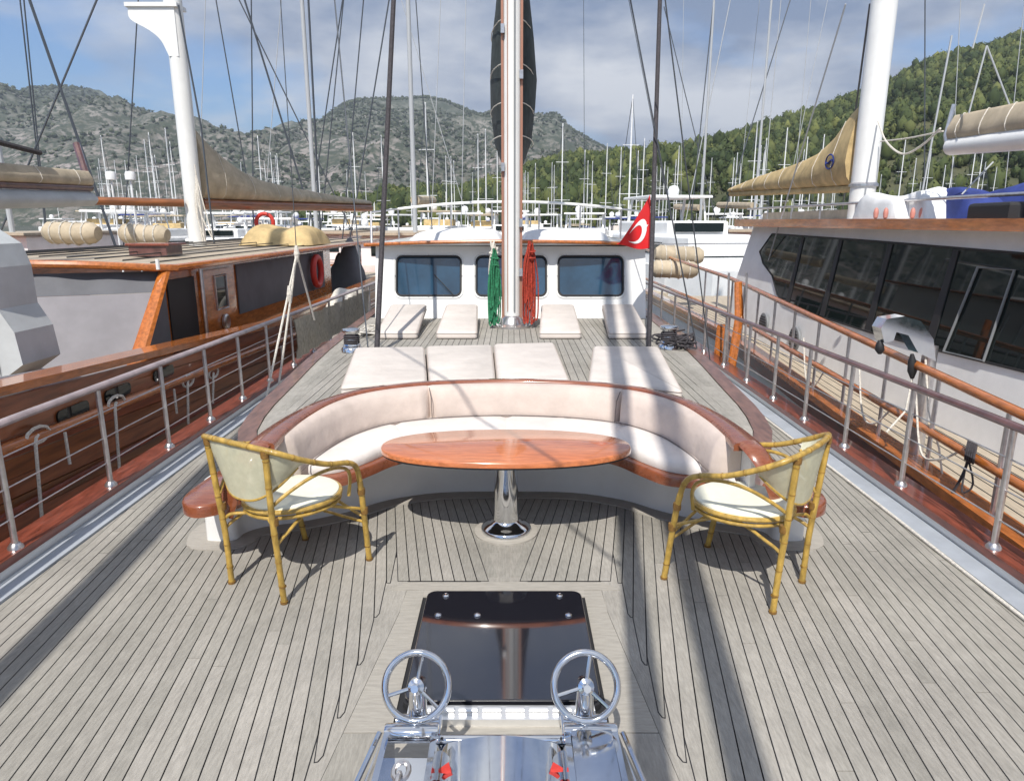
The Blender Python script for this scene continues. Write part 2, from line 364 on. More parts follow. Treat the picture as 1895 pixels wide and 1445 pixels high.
SIL_L = [(-900, 260), (-300, 215), (0, 172), (60, 163), (110, 168), (190, 185), (250, 215), (300, 230), (340, 228), (400, 250), (455, 268), (490, 255), (540, 232), (590, 232), (620, 205), (650, 190), (720, 186), (790, 183), (850, 200), (900, 213), (980, 217), (1030, 225), (1080, 250), (1110, 270), (1200, 300), (1400, 330), (1700, 380)]
hills_l, HL = hill('mountains', SIL_L, -900, 1500, lambda p: 750, lambda p: 2000+150*sin(p/140.0), 0, rock, 420, 110, (300.0, 60.0), 0.95)
SIL_F = [(800, 300), (1000, 280), (1110, 272), (1180, 279), (1300, 288), (1500, 300), (2200, 330)]
farblue = mat('far_ridge_blue_grey', (0.07, 0.10, 0.10), rough=1.0, col2=(0.13, 0.16, 0.16), vscale=0.006)  # blue-grey tones over the whole far ridge
hill('far_ridge', SIL_F, 800, 2200, lambda p: 3200, lambda p: 4300, 0, farblue, 90, 24, (600.0, 40.0), 0.9)
SIL_R = [(560, 392), (700, 380), (760, 366), (860, 362), (930, 345), (980, 318), (1050, 302), (1180, 294), (1260, 282), (1340, 264), (1400, 247), (1500, 217), (1600, 178), (1660, 150), (1700, 127), (1780, 104), (1895, 72), (2100, 30), (2600, -60)]
foot = lambda p: 165 if p > 1000 else 165+(1000-p)*0.25
ridge = lambda p: interp([(560, 330), (1000, 420), (1400, 480), (1900, 520), (2600, 560)], p)
hills_r, HR = hill('wooded_hill', SIL_R, 560, 2600, foot, ridge, 0, soil, 240, 60, (90.0, 7.0), 1.0)

# ---- forest: crowns of many small leaf clumps (nobody could count them)
leafm = mat('pine_foliage', (0.034, 0.052, 0.020), rough=0.8, col2=(0.098, 0.118, 0.036), vscale=0.03, island=0.5, spec=0.2)
scrubm = mat('mountain_scrub', (0.050, 0.066, 0.040), rough=0.9, col2=(0.085, 0.098, 0.06), vscale=0.01, island=0.4, spec=0.1)
def scatter_crowns(name, H, count, rmin, rmax, nleaf, leaf, m, tmin, tmax, hfac, label, accept=None):
    nc, nr, _ = H.shape; V = []; F = []; base = 0
    ico = np.array([(0,0,1),(0.894,0,0.447),(0.276,0.851,0.447),(-0.724,0.526,0.447),(-0.724,-0.526,0.447),(0.276,-0.851,0.447),(0.724,0.526,-0.447),(-0.276,0.851,-0.447),(-0.894,0,-0.447),(-0.276,-0.851,-0.447),(0.724,-0.526,-0.447),(0,0,-1)])
    icf = np.array([(0,1,2),(0,2,3),(0,3,4),(0,4,5),(0,5,1),(1,6,2),(2,7,3),(3,8,4),(4,9,5),(5,10,1),(2,6,7),(3,7,8),(4,8,9),(5,9,10),(1,10,6),(11,7,6),(11,8,7),(11,9,8),(11,10,9),(11,6,10)])
    W_ = nr/1.45
    for k in range(count):
        u = rng.random()*(nc-2); t = (tmin+(tmax-tmin)*math.sqrt(rng.random()))*W_
        i = int(u); j = min(int(t), nr-2); a = u-i; b = t-j
        p = (H[i,j]*(1-a)*(1-b)+H[i+1,j]*a*(1-b)+H[i,j+1]*(1-a)*b+H[i+1,j+1]*a*b)
        if accept and not accept(p): continue
        r = rmin+(rmax-rmin)*rng.random()**2.2; hh = r*hfac*(0.8+0.6*rng.random())
        cen = p+np.array([0, 0, hh*0.7])
        core = ico*(0.78+0.3*rng.random((12, 1)))*np.array([r*0.8, r*0.8, hh*0.85])+cen
        V.append(core); F.append(icf+base); base += 12
        d = rng.normal(size=(nleaf, 3)); d /= np.linalg.norm(d, axis=1)[:, None]; d[:, 2] = np.abs(d[:, 2])*1.0-0.25
        rad = (0.75+0.45*rng.random((nleaf, 1)))
        c = cen+d*rad*np.array([r, r, hh])
        e1 = rng.normal(size=(nleaf, 3))*leaf; e2 = rng.normal(size=(nleaf, 3))*leaf
        tri = np.stack([c-e1, c+e1*0.6+e2, c-e2], 1).reshape(-1, 3)
        V.append(tri); F.append(np.arange(nleaf*3).reshape(-1, 3)+base); base += nleaf*3
    V = np.concatenate(V); F = np.concatenate(F)
    me = bpy.data.meshes.new(name); me.vertices.add(len(V)); me.vertices.foreach_set('co', V.ravel().astype('f4'))
    me.loops.add(F.size); me.loops.foreach_set('vertex_index', F.ravel().astype('i4'))
    me.polygons.add(len(F)); me.polygons.foreach_set('loop_start', (np.arange(len(F))*3).astype('i4'))
    me.materials.append(m); me.update(calc_edges=True); me.validate()
    o = bpy.data.objects.new(name, me); C.objects.link(o); tag(o, label, 'forest', kind='stuff'); return o
scatter_crowns('forest', HR, 19000, 1.1, 3.6, 30, 0.33, leafm, 0.0, 1.06, 1.25, 'dense green pine forest covering the slope behind the marina')
scatter_crowns('scrub', HL, 30000, 1.5, 5.5, 5, 1.2, scrubm, 0.05, 1.02, 0.75, 'dark scrub and bushes dotted over the grey rocky mountains', accept=lambda p: noise.noise(Vector((p[0]/160, p[1]/160, 0))) > -0.25)

# ================================================================== THE YACHT: hull and lower deck (setting)
def hw(y):                                   # half width to the rail line
    return 2.62-(0.028*max(0.0, 3.0-y)**1.7)
YB, YE = -3.2, 17.0
def ysamp(a, b, st=0.5):
    n = max(1, int(round((b-a)/st))); return [a+(b-a)*i/n for i in range(n+1)]
def ribbon(mb, ys, xa, xb, z0, z1):
    """solid strip between x=xa(y) and x=xb(y)"""
    k = len(ys); vs = []
    for y in ys: vs += [(xa(y), y, z0), (xb(y), y, z0), (xb(y), y, z1), (xa(y), y, z1)]
    fs = [(0, 1, 2, 3), ((k-1)*4+3, (k-1)*4+2, (k-1)*4+1, (k-1)*4)]
    for i in range(k-1):
        for j in range(4): fs.append((i*4+j, (i+1)*4+j, (i+1)*4+(j+1) % 4, i*4+(j+1) % 4))
    return mb.add(vs, fs)
ys = ysamp(YB, YE)
mb = MB(); ribbon(mb, ys, lambda y: CX-hw(y)-0.02, lambda y: CX+hw(y)+0.02, -0.12, -0.006)
deck = structure(mb.build('deck', caulk)); deck['label'] = 'laid teak deck of the yacht with black caulked seams'
for s in (-1, 1):
    mb = MB(); ribbon(mb, ys, lambda y: CX+s*(hw(y)-0.175), lambda y: CX+s*(hw(y)-0.045), -0.004, 0.012)
    mb.build('waterway', waterway, deck)
    mb = MB(); ribbon(mb, ys, lambda y: CX+s*(hw(y)-0.045), lambda y: CX+s*(hw(y)+0.13), 0.06, 0.105)
    mb.build('cap_rail', mahog_rail, deck)
    mb = MB(); ribbon(mb, ys, lambda y: CX+s*(hw(y)-0.035), lambda y: CX+s*(hw(y)+0.10), WATER-0.3, 0.06)
    mb.build('hull_side', white_gel, deck)

# lower deck planks, sprung to the shape of the hull
PW = 0.0627
def seam(x0, y):
    sl = max(0.0, 0.195-0.05*x0)
    yy = y-1.94
    if yy > 3.2: yy = 3.2+(yy-3.2)*0.25
    if yy < 0: return x0+sl*yy*1.0-0.01*yy*yy
    return x0+sl*yy
def Mg(y): return 0.585+0.12*max(0.0, 2.3-y)**1.2 if y < 3.25 else -0.1      # margin around hatch and windlass
nplank = 0; NIBS = []
for s in (-1, 1):
    for k in range(-12, 42):
        a0 = k*PW; b0 = a0+PW; g = 0.0027
        # y range
        seg = []
        y = -0.9; inside = False
        ylist = []
        step = 0.02
        def ok(y):
            xa, xb = seam(a0, y), seam(b0, y)
            if xb < max(Mg(y), 0.0)+0.012: return False
            if y < 3.25 and xa < Mg(y)-PW*0.62: return False
            if xa < 0.028 and y >= 3.25: return False
            if xb > hw(y)-0.178: return False
            return True
        y = -0.9
        while y <= 9.6:
            if ok(y): ylist.append(y)
            y += step
        if len(ylist) < 6: continue
        y0, y1 = ylist[0], ylist[-1]
        if y1-y0 < 0.15: continue
        cuts_ = [y0]
        yc_ = y0+rng.uniform(1.2, 3.4)
        while yc_ < y1-0.7 and yc_ < 7: cuts_.append(yc_); yc_ += rng.uniform(2.0, 3.4)
        cuts_.append(y1); y00 = y0
        for y0, y1 in zip(cuts_, cuts_[1:]):
          if y0 > y00: y0 += 0.002
          if y1 < cuts_[-1]: y1 -= 0.002
          pts = ysamp(y0, y1, 0.35)
          A = []; B = []
          for q in pts:
              xa, xb = seam(a0, q)+g, seam(b0, q)-g
              if q < 3.25: xa = max(xa, min(Mg(q)+g, xb-0.004))
              A.append((xa, q)); B.append((xb, q))
          if y0 == y00 and y0 > -0.85 and y0 < 3.2:       # rounded nib end
              xb = seam(b0, y0)-g; w2 = xb-A[0][0]
              A = [(xb-w2*0.35, y0+0.002), (xb-w2*0.8, y0+0.03)]+[p for p in A if p[1] > y0+0.06]
              # clean: keep nib strictly outside margin
          poly = A[:1]+[(x, q) for x, q in A[1:]]+B[::-1]
          poly = [(CX+s*x, q) for x, q in poly]
          if s > 0: poly = poly[::-1]
          zz = 0.0008*rng.random()
          if b0 > 1.9: NIBS.append(poly)
          elif y0 == y00 and -0.85 < y0 < 3.3: NIBS.append([(px_, py_) for px_, py_ in poly if py_ < y0+1.1])
          MB().prism(poly, -0.004, zz).build('plank', teak, deck); nplank += 1
mb = MB()
for pl_ in NIBS:
    if len(pl_) > 3: mb.prism(inset(pl_, -0.0042), -0.0052, -0.0007)
cs = mb.build('nib_caulking', caulk, deck); cs['kind'] = 'stuff'
for s in (-1, 1):
    mb = MB(); ribbon(mb, ys, lambda y: CX+s*(hw(y)-0.26), lambda y: CX+s*(hw(y)-0.179), -0.0055, -0.0012); mb.build('margin_board', teak, deck)
for a_, b_, c_, d_ in ((-0.12, 0.12, 3.246, 3.75), (-0.70, -0.50, 3.20, 3.52), (0.50, 0.70, 3.20, 3.52)):
    MB().box((CX+a_, c_, -0.0055), (CX+b_, d_, -0.0017)).build('margin_board', teak, deck)
# king plank under the pedestal and margin boards round hatch and windlass
MB().prism([(CX-0.026, 3.25), (CX+0.026, 3.25), (CX+0.026, 4.6), (CX-0.026, 4.6)], -0.004, 0.001).build('king_plank', teak, deck)
def trimx(y): return 0.49+max(0, (3.0-y))*0.098
for s in (-1, 1):
    yy_ = ysamp(0.6, 3.2, 0.1)
    mb = MB(); ribbon(mb, yy_, lambda y: CX+s*(trimx(y)+0.003), lambda y: CX+s*(Mg(y)+0.075), -0.0055, -0.0016)
    mb.build('margin_board', teak, deck)
    mb = MB(); ribbon(mb, ysamp(2.16, 3.16, 0.2), lambda y: CX+s*0.40, lambda y: CX+s*(trimx(y)-0.0), -0.0045, 0.001)
    mb.build('hatch_trim', teak_pale, deck)
    mb = MB(); ribbon(mb, ysamp(0.6, 2.155, 0.2), lambda y: CX+s*0.30, lambda y: CX+s*(trimx(y)-0.0), -0.0045, 0.001)
    mb.build('margin_board', teak, deck)
MB().prism([(CX-0.585, 3.165), (CX+0.585, 3.165), (CX+0.5, 3.245), (CX-0.5, 3.245)], -0.0045, 0.0015).build('hatch_trim', teak_pale, deck)
MB().box((CX-0.40, 3.10, -0.0045), (CX+0.40, 3.163, 0.0012)).build('hatch_trim', teak_pale, deck)

# ================================================================== raised deck
RZ = 0.60
COV = [(1.40, 3.55), (1.51, 3.74), (1.60, 4.1), (1.655, 4.52), (1.70, 5.1), (1.77, 5.9), (1.815, 6.6), (1.87, 8.2), (1.9, 9.4), (1.9, 13.0)]
def cov(y):
    return interp([(b, a) for a, b in COV], y)
OUT = [(0, 4.91), (0.45, 4.86), (0.78, 4.74), (1.0, 4.57), (1.17, 4.29), (1.26, 3.96), (1.30, 3.64), (1.305, 3.40)]
outfull = [(-x, y, 0) for x, y in OUT[::-1]]+[(x, y, 0) for x, y in OUT[1:]]
OUTC = [(p.x, p.y) for p in spline(outfull, 5)]
def outy(x):
    x = abs(x)
    t = sorted([(a, b) for a, b in OUTC if a >= -1e-6])
    return interp(t, x)
# body of the raised deck (white sides)
right = [(cov(y), y) for y in ysamp(3.6, 13.0, 0.4)]
poly = [(CX+x, y) for x, y in OUTC]+[(CX+x, y) for x, y in right]+[(CX-x, y) for x, y in right[::-1]]
low = [(CX-1.45, 4.3), (CX-1.2, 4.5), (CX, 4.85), (CX+1.2, 4.5), (CX+1.45, 4.3)]+[(CX+x-0.03, y) for x, y in right if y > 4.3]+[(CX-x+0.03, y) for x, y in right[::-1] if y > 4.3]
mb = MB(); mb.prism(poly, 0.405, RZ-0.012); mb.prism(low, 0.002, 0.404)
rdeck = structure(mb.build('raised_deck', white_gel)); rdeck['label'] = 'raised teak deck with sunpads between the settee and the wheelhouse'
poly2 = [(CX+x, y+0.01) for x, y in OUTC]+[(CX+x-0.02, y) for x, y in right]+[(CX-x+0.02, y) for x, y in right[::-1]]
MB().prism(poly2, RZ-0.0118, RZ-0.005).build('seam_bed', caulk, rdeck)
for s in (-1, 1):
    mb = MB(); ribbon(mb, ysamp(3.62, 13.0, 0.3), lambda y: CX+s*(cov(y)-0.09), lambda y: CX+s*(cov(y)+0.02), RZ-0.03, RZ+0.008)
    mb.build('covering_board', boardbrown, rdeck)
    mb = MB(); ribbon(mb, ysamp(3.66, 9.0, 0.3), lambda y: CX+s*(cov(y)-0.26), lambda y: CX+s*(cov(y)-0.093), RZ-0.0048, RZ-0.0012)
    mb.build('margin_board', teak, rdeck)
n = 26
for s in (-1, 1):
    for k in range(n):
        a, b = 0.002+k*PW, (k+1)*PW-0.0035
        y0 = outy(min(b, 1.30))+0.004 if b < 1.30 else 3.75
        # plank outer edge follows covering board for the last ones
        if b > 1.76: continue
        ya = y0
        while cov(ya)-0.135 < b and ya < 9: ya += 0.05
        if ya > 8.8: continue
        y0a = max(ya, (outy(a) if a < 1.3 else 3.7)+0.004)
        poly = [(a, y0a), (b, ya), (b, 8.98), (a, 8.98)]
        poly = [(CX+s*x, q) for x, q in poly]
        if s < 0: poly = poly[::-1]
        MB().prism(poly, RZ-0.0046, RZ+0.0008*rng.random()).build('plank', teak, rdeck)

# ================================================================== settee
st = thing('settee', (CX, 4.4, 0.0), 'horseshoe settee with cream cushions and mahogany rim around the oval table', 'settee')
# white base
BH = [(0, 4.47), (0.45, 4.45), (0.78, 4.32), (1.0, 4.13), (1.25, 3.98), (1.46, 3.90), (1.545, 3.82), (1.56, 3.74), (1.60, 3.71), (1.70, 3.71), (1.74, 3.74), (1.76, 3.9), (1.66, 4.2)]
bfull = [(CX-x, y) for x, y in BH[::-1]]+[(CX+x, y) for x, y in BH[1:]]
bp = [(p.x, p.y) for p in spline([(a, b, 0) for a, b in bfull], 4)]
BACKL = [(CX+1.5, 4.3), (CX+1.2, 4.4), (CX+0.8, 4.7), (CX, 4.85), (CX-0.8, 4.7), (CX-1.2, 4.4), (CX-1.5, 4.3)]
MB().prism(bp+BACKL, 0.003, 0.335).build('base', white_gel, st, smooth=True)
# floor margin that follows the base
mg = inset(bp+BACKL, -0.11)
MB().prism(mg[:len(bp)]+BACKL, -0.003, 0.006).build('floor_margin', teak_pale, st)
# mahogany seat board with rounded arm ends
LH = [(0, 4.23), (0.40, 4.21), (0.66, 4.10), (0.80, 3.90), (0.92, 3.74), (1.10, 3.68), (1.28, 3.58), (1.40, 3.42), (1.49, 3.32), (1.58, 3.29), (1.67, 3.36), (1.70, 3.50), (1.68, 3.75), (1.63, 4.1)]
lfull = [(CX-x, y) for x, y in LH[::-1]]+[(CX+x, y) for x, y in LH[1:]]
lp = [(p.x, p.y) for p in spline([(a, b, 0) for a, b in lfull], 5)]
MB().prism(lp+BACKL, 0.335, 0.40, bevel=0.014).build('seat_board', mahog, st, smooth=True, auto=60)
# parametric curves for cushions and rim
def resample(pts, n):
    pts = [Vector((p[0], p[1], 0)) for p in pts]; d = [0]
    for a, b in zip(pts, pts[1:]): d.append(d[-1]+(b-a).length)
    res = []
    for i in range(n+1):
        t = d[-1]*i/n; j = 0
        while j < len(d)-2 and d[j+1] < t: j += 1
        f = (t-d[j])/max(1e-9, d[j+1]-d[j]); res.append(pts[j].lerp(pts[j+1], f))
    return res
NB = 96
backc = resample([(CX+x, y) for x, y in OUTC], NB)
def normal_in(c, i):
    d = (c[min(i+1, NB)]-c[max(i-1, 0)]).normalized()
    return Vector((d.y, -d.x, 0))            # towards the inside (camera side)
NRM = [normal_in(backc, i) for i in range(NB+1)]
lipH = [(0, 4.27), (0.42, 4.24), (0.70, 4.13), (0.83, 3.93), (0.95, 3.78), (1.12, 3.70), (1.20, 3.62), (1.24, 3.50), (1.22, 3.40)]
lipf = [(CX-x, y) for x, y in lipH[::-1]]+[(CX+x, y) for x, y in lipH[1:]]
lipc = resample([(p.x, p.y) for p in spline([(a, b, 0) for a, b in lipf], 5)], NB)
def loft(mb, secs, closed=True):
    m = len(secs[0]); vs = [p for s_ in secs for p in s_]; fs = []
    for i in range(len(secs)-1):
        for j in range(m if closed else m-1):
            fs.append((i*m+j, (i+1)*m+j, (i+1)*m+(j+1) % m, i*m+(j+1) % m))
    if closed: fs.append(tuple(range(m))[::-1]); fs.append(tuple((len(secs)-1)*m+j for j in range(m)))
    return mb.add(vs, fs)
# rim
secs = []
for i in range(NB+1):
    p, nn = backc[i], NRM[i]; e = min(i, NB-i)/NB
    z = 0.70
    ext = 0.055+0.07*max(0, 1-e/0.25)
    prof = [(-0.02, -0.03), (-0.02, 0.0), (-0.008, 0.012), (ext-0.012, 0.012), (ext, 0.0), (ext, -0.03)]
    secs.append([p-nn*(0.02)+nn*(d+0.02)+Vector((0, 0, z+h-0.012)) if True else 0 for d, h in prof])
mb = MB(); loft(mb, secs)
# swooping arm ends from the rim down to the seat board
for s, idx in ((-1, 0), (1, NB)):
    p = backc[idx]; cpts = [(p.x-s*0.045, p.y+0.02, 0.69), (p.x-s*0.03, p.y-0.06, 0.672), (p.x+s*0.01, p.y-0.11, 0.61), (p.x+s*0.05, p.y-0.13, 0.52), (p.x+s*0.09, p.y-0.12, 0.42), (p.x+s*0.11, p.y-0.11, 0.37)]
    mb.tube(spline(cpts, 4), 0.062, n=10, flat=0.35)
mb.build('back_rim', mahog, st, smooth=True, auto=50)
# coaming behind the cushions
secs = []
for i in range(NB+1):
    p, nn = backc[i], NRM[i]
    secs.append([p+Vector((0, 0, 0.34)), p+Vector((0, 0, 0.665)), p+nn*0.03+Vector((0, 0, 0.665)), p+nn*0.03+Vector((0, 0, 0.34))])
loft(MB(), secs).build('coaming', white_gel, st) if False else None
mb = MB(); loft(mb, secs); mb.build('coaming', white_gel, st)
def back_seg(i0, i1):
    secs = []
    for i in range(i0, i1+1):
        p, nn = backc[i], NRM[i]; e = min(i-i0, i1-i); sh = 1.0 if e > 0 else 0.55
        if e == 0: off = (1 if i == i0 else -1)*0.0
        wob = 0.006*noise.noise(Vector((i*0.3, 0, 1)))+(0.010*sin(i*2.4) if 54 < i < 60 else 0)
        prof = [(0.032, 0.40), (0.17*sh, 0.405), (0.185*sh, 0.43), (0.178*sh+wob, 0.52), (0.165*sh+wob, 0.60), (0.145*sh, 0.655), (0.115*sh, 0.678), (0.06*sh, 0.684), (0.032, 0.67)]
        secs.append([p+nn*max(0.031, d)+Vector((0, 0, z)) for d, z in prof])
    mb = MB(); loft(mb, secs); return mb
cuts_b = [2, 37, 52, 63, 94] if False else [3, 36, 66, 93]
for a, b in zip(cuts_b, cuts_b[1:]):
    back_seg(a, b-0).build('back_cushion', backcush, st, smooth=True, auto=70) if a == cuts_b[0] else back_seg(a, b).build('back_cushion', backcush, st, smooth=True, auto=70)
    for h in (0.662,):
        pass
def seat_seg(i0, i1):
    secs = []
    for i in range(i0, i1+1):
        b = backc[i]+NRM[i]*0.10; l = lipc[i]; d = (b-l)
        e = min(i-i0, i1-i); dz = -0.012 if e == 0 else 0
        q = lambda f, z: l+d*f+Vector((0, 0, z))
        L_ = max(d.length, 0.2); r = 0.03/L_
        secs.append([q(0, 0.402), q(-0.2*r, 0.43), q(0.2*r, 0.458+dz), q(1.2*r, 0.472+dz), q(0.3, 0.478+dz), q(0.6, 0.476+dz), q(0.9, 0.47+dz), q(1, 0.46+dz), q(1, 0.402)])
    mb = MB(); loft(mb, secs); return mb
for a, b in zip([2, 30, 48, 67], [30, 48, 67, 94]):
    seat_seg(a, b).build('seat_cushion', offwhite_seat, st, smooth=True, auto=70)
# dark piping seams
mb = MB()
for i in (36, 66):
    p, nn = backc[i], NRM[i]; mb.tube([p+nn*0.105+Vector((0, 0, 0.675)), p+nn*0.165+Vector((0, 0, 0.62)), p+nn*0.186+Vector((0, 0, 0.48))], 0.0035, n=5)
mb.tube([backc[i]+NRM[i]*0.192+Vector((0, 0, 0.479)) for i in range(4, 93)], 0.0035, n=5)
mb.build('piping', piping, st)
# small courtesy lights on the white base
for s in (-1, 1):
    M = Matrix.Translation((CX+s*0.90, 4.215, 0.25)) @ Matrix.Rotation(radians(90), 4, 'X')
    MB().lathe([(0.0, 0.03), (0.02, 0.03), (0.024, 0.0)], n=12, M=M).build('courtesy_light', black, st)

# ================================================================== table
TX, TY = CX+0.005, 3.85
tb = thing('table', (TX, TY, 0), 'low oval varnished mahogany table on a polished steel pedestal', 'table')
oval = [(TX+0.725*math.copysign(abs(cos(t))**0.92, cos(t)), TY+0.315*math.copysign(abs(sin(t))**0.92, sin(t))) for t in [2*pi*i/72 for i in range(72)]]
MB().prism(inset(oval, 0.006), 0.500, 0.5118).build('underside', black, tb)
mb = MB(); mb.prism(oval, 0.512, 0.545, bevel=0.010)
mb.build('tabletop', mahog_x, tb, smooth=True, auto=50)
MB().lathe([(0.079, 0.05), (0.076, 0.20), (0.066, 0.40), (0.064, 0.47), (0.13, 0.488), (0.13, 0.499)], c=(TX, TY, 0), n=36).build('pedestal', chrome, tb, smooth=True, auto=50)
MB().lathe([(0.150, 0.012), (0.150, 0.028), (0.142, 0.040), (0.115, 0.052), (0.095, 0.064), (0.080, 0.085)], c=(TX, TY, 0), n=40).build('base_flange', chrome, tb, smooth=True, auto=50)
MB().lathe([(0.19, -0.002), (0.19, 0.010), (0.182, 0.0125), (0.0, 0.0125)], c=(TX, TY, 0), n=40).build('wooden_base_ring', teak_pale, tb, smooth=True)

# ================================================================== rattan chairs
def make_chair(loc, rz, label):
    ch = thing('armchair', loc, label, 'armchair', 'rattan armchairs at the table', rz)
    Z0 = lambda *a: a
    def bd(mb, name, m, par=ch, **k): return mb.build(name, m, par, world=False, **k)
    R = 0.0142
    half = [(0.245, 0.545, 0.0), (0.262, 0.505, 0.28), (0.280, 0.468, 0.48), (0.298, 0.425, 0.585), (0.312, 0.35, 0.632), (0.312, 0.22, 0.665), (0.298, 0.08, 0.725), (0.262, -0.02, 0.778), (0.16, -0.062, 0.800), (0.0, -0.075, 0.806)]
    full = half+[(-x, y, z) for x, y, z in half[:-1][::-1]]
    sp_ = spline(full, 7)
    # front legs: lower part of the bent poles; armrest and back rail above
    cutz = 0.50
    iL = next(i for i, p in enumerate(sp_) if p.z > cutz)
    bd(MB().tube(sp_[:iL+1], R*1.12, n=10), 'leg', rattan, smooth=True)
    bd(MB().tube(sp_[iL:len(sp_)-iL], R, n=10), 'armrest_rail', rattan, smooth=True)
    bd(MB().tube(sp_[len(sp_)-iL-1:], R*1.12, n=10), 'leg', rattan, smooth=True)
    # a second, slimmer pole doubling the bend of each arm
    for s in (-1, 1):
        pts = spline([(s*0.262, 0.40, 0.43), (s*0.272, 0.405, 0.53), (s*0.288, 0.36, 0.595), (s*0.290, 0.25, 0.625), (s*0.27, 0.13, 0.61), (s*0.215, 0.03, 0.55), (s*0.18, -0.03, 0.50)], 6)
        bd(MB().tube(pts, 0.009, n=8), 'arm_loop', rattan, smooth=True)
        # back legs
        bp_ = spline([(s*0.192, -0.005, 0.0), (s*0.186, -0.015, 0.25), (s*0.188, -0.03, 0.45), (s*0.205, -0.052, 0.785)], 5)
        bd(MB().tube(bp_, R*1.08, n=10), 'leg', rattan, smooth=True)
    # backrest panel
    def fn(u, v):
        a = -1+2*u
        xt = 0.296*math.sin(a*pi/2)
        yt = -0.07+0.17*abs(a)**2.6
        zt = 0.795-0.085*abs(a)**2.4
        zb = 0.515+0.165*abs(a)**2.6
        xb = 0.252*a if True else 0; yb = -0.045+0.135*abs(a)**2.4
        return (xt*(1-v)+xb*v, yt*(1-v)+yb*v-0.012*sin(pi*v)*0, zt*(1-v)+zb*v)
    mb = MB(); mb.grid(fn, 28, 6); g2 = [(Vector(v)+Vector((0, -0.004, 0))) for v in mb.v]; f2 = [tuple(reversed(f)) for f in mb.f]; mb.add(g2, f2)
    bd(mb, 'backrest', meshfab, smooth=True)
    bd(MB().tube([fn(i/28, 1.0) for i in range(29)], 0.0075, n=7), 'backrest_edge', rattan, smooth=True)
    ndm = MB()
    def nodes(path, r, st):
        acc = 0
        for a_, b_ in zip(path, path[1:]):
            acc += (b_-a_).length
            if acc > st:
                acc = 0; d_ = (b_-a_).normalized()*0.0035; ndm.tube([a_-d_, a_, a_+d_], [r, r*1.05, r], n=10)
    nodes(sp_, R*1.07, 0.105)
    for s in (-1, 1): nodes(spline([(s*0.192, -0.005, 0.0), (s*0.186, -0.015, 0.25), (s*0.188, -0.03, 0.45), (s*0.205, -0.052, 0.785)], 8), R*1.14, 0.12)
    o_ = bd(ndm, 'cane_nodes', rattan_node, smooth=True); o_['kind'] = 'stuff'
    # seat
    def seatpt(t, k=1.0): 
        x = 0.232*cos(t)*k*(1.0+0.06*sin(t)); y = 0.262+0.245*sin(t)*k; return x, y
    ring = [(*seatpt(2*pi*i/40), 0.432) for i in range(40)]
    bd(MB().tube(ring, 0.013, n=8, closed=True), 'seat_ring', rattan, smooth=True)
    ring2 = [(*seatpt(2*pi*i/40, 0.985), 0.402) for i in range(40)]
    bd(MB().tube(ring2, 0.010, n=8, closed=True), 'seat_ring', rattan, smooth=True)
    vs = []; fs = []
    rr = [(1.0, 0.436), (0.985, 0.450), (0.90, 0.458), (0.6, 0.456), (0.3, 0.452), (0.03, 0.450)]
    for k_, z in rr: vs += [(*seatpt(2*pi*i/40, k_*0.985), z) for i in range(40)]
    vs += [(*seatpt(2*pi*i/40, 0.95), 0.420) for i in range(40)]
    for r_i in range(len(rr)-1):
        fs += [(r_i*40+i, r_i*40+(i+1) % 40, (r_i+1)*40+(i+1) % 40, (r_i+1)*40+i) for i in range(40)]
    fs.append(tuple((len(rr)-1)*40+i for i in range(40))); b_ = len(rr)*40
    fs += [(b_+i, b_+(i+1) % 40, (i+1) % 40, i) for i in range(40)]; fs.append(tuple(b_+i for i in range(40))[::-1])
    bd(MB().add(vs, fs), 'seat', seatfab, smooth=True)
    # stretchers and curved braces
    P = {'fl': (-0.262, 0.51), 'fr': (0.262, 0.51), 'bl': (-0.187, -0.012), 'br': (0.187, -0.012)}
    for a, b, h, sag in (('fl', 'fr', 0.27, 0.0), ('bl', 'br', 0.36, 0.0), ('fl', 'bl', 0.31, 0.0), ('fr', 'br', 0.31, 0.0)):
        pa, pb = P[a], P[b]; c_ = ((pa[0]+pb[0])/2*0.72, 0.26+((pa[1]+pb[1])/2-0.26)*0.72)
        bd(MB().tube(spline([(*pa, h), ((pa[0]*0.75+c_[0]*0.25), (pa[1]*0.75+c_[1]*0.25), h+0.03), (*c_, 0.395), ((pb[0]*0.75+c_[0]*0.25), (pb[1]*0.75+c_[1]*0.25), h+0.03), (*pb, h)], 5), 0.0085, n=7), 'brace', rattan, smooth=True)
    bd(MB().tube([(*P['fl'], 0.24), (*P['fr'], 0.24)], 0.008, n=7), 'stretcher', rattan, smooth=True)
    # bindings
    mb = MB()
    for (x, y, z) in ((0.2, -0.05, 0.775), (-0.2, -0.05, 0.775), (0.187, -0.018, 0.43), (-0.187, -0.018, 0.43), (0.274, 0.48, 0.43), (-0.274, 0.48, 0.43), (0.265, 0.505, 0.31), (-0.265, 0.505, 0.31)):
        mb.lathe([(0.0195, -0.018), (0.021, 0.0), (0.0195, 0.018)], c=(x, y, z), n=10)
    for (x, y) in ((0.192, -0.006), (-0.192, -0.006), (0.249, 0.533), (-0.249, 0.533)):
        mb.lathe([(0.0185, -0.002), (0.0185, 0.002)], c=(x, y, 0.09), n=10)
    bd(mb, 'binding', rattan_dark, smooth=True)['kind'] = 'stuff'
    for (x, y) in ((0.192, -0.005), (-0.192, -0.005), (0.245, 0.545), (-0.245, 0.545)):
        bd(MB().lathe([(0.019, 0.0), (0.0195, 0.012)], c=(x, y, 0), n=10), 'foot', rattan_dark)
    return ch
make_chair((-1.27, 3.14, 0.002), radians(-30.4), 'yellow rattan armchair with cream mesh on the port side, its back towards the bow rail')
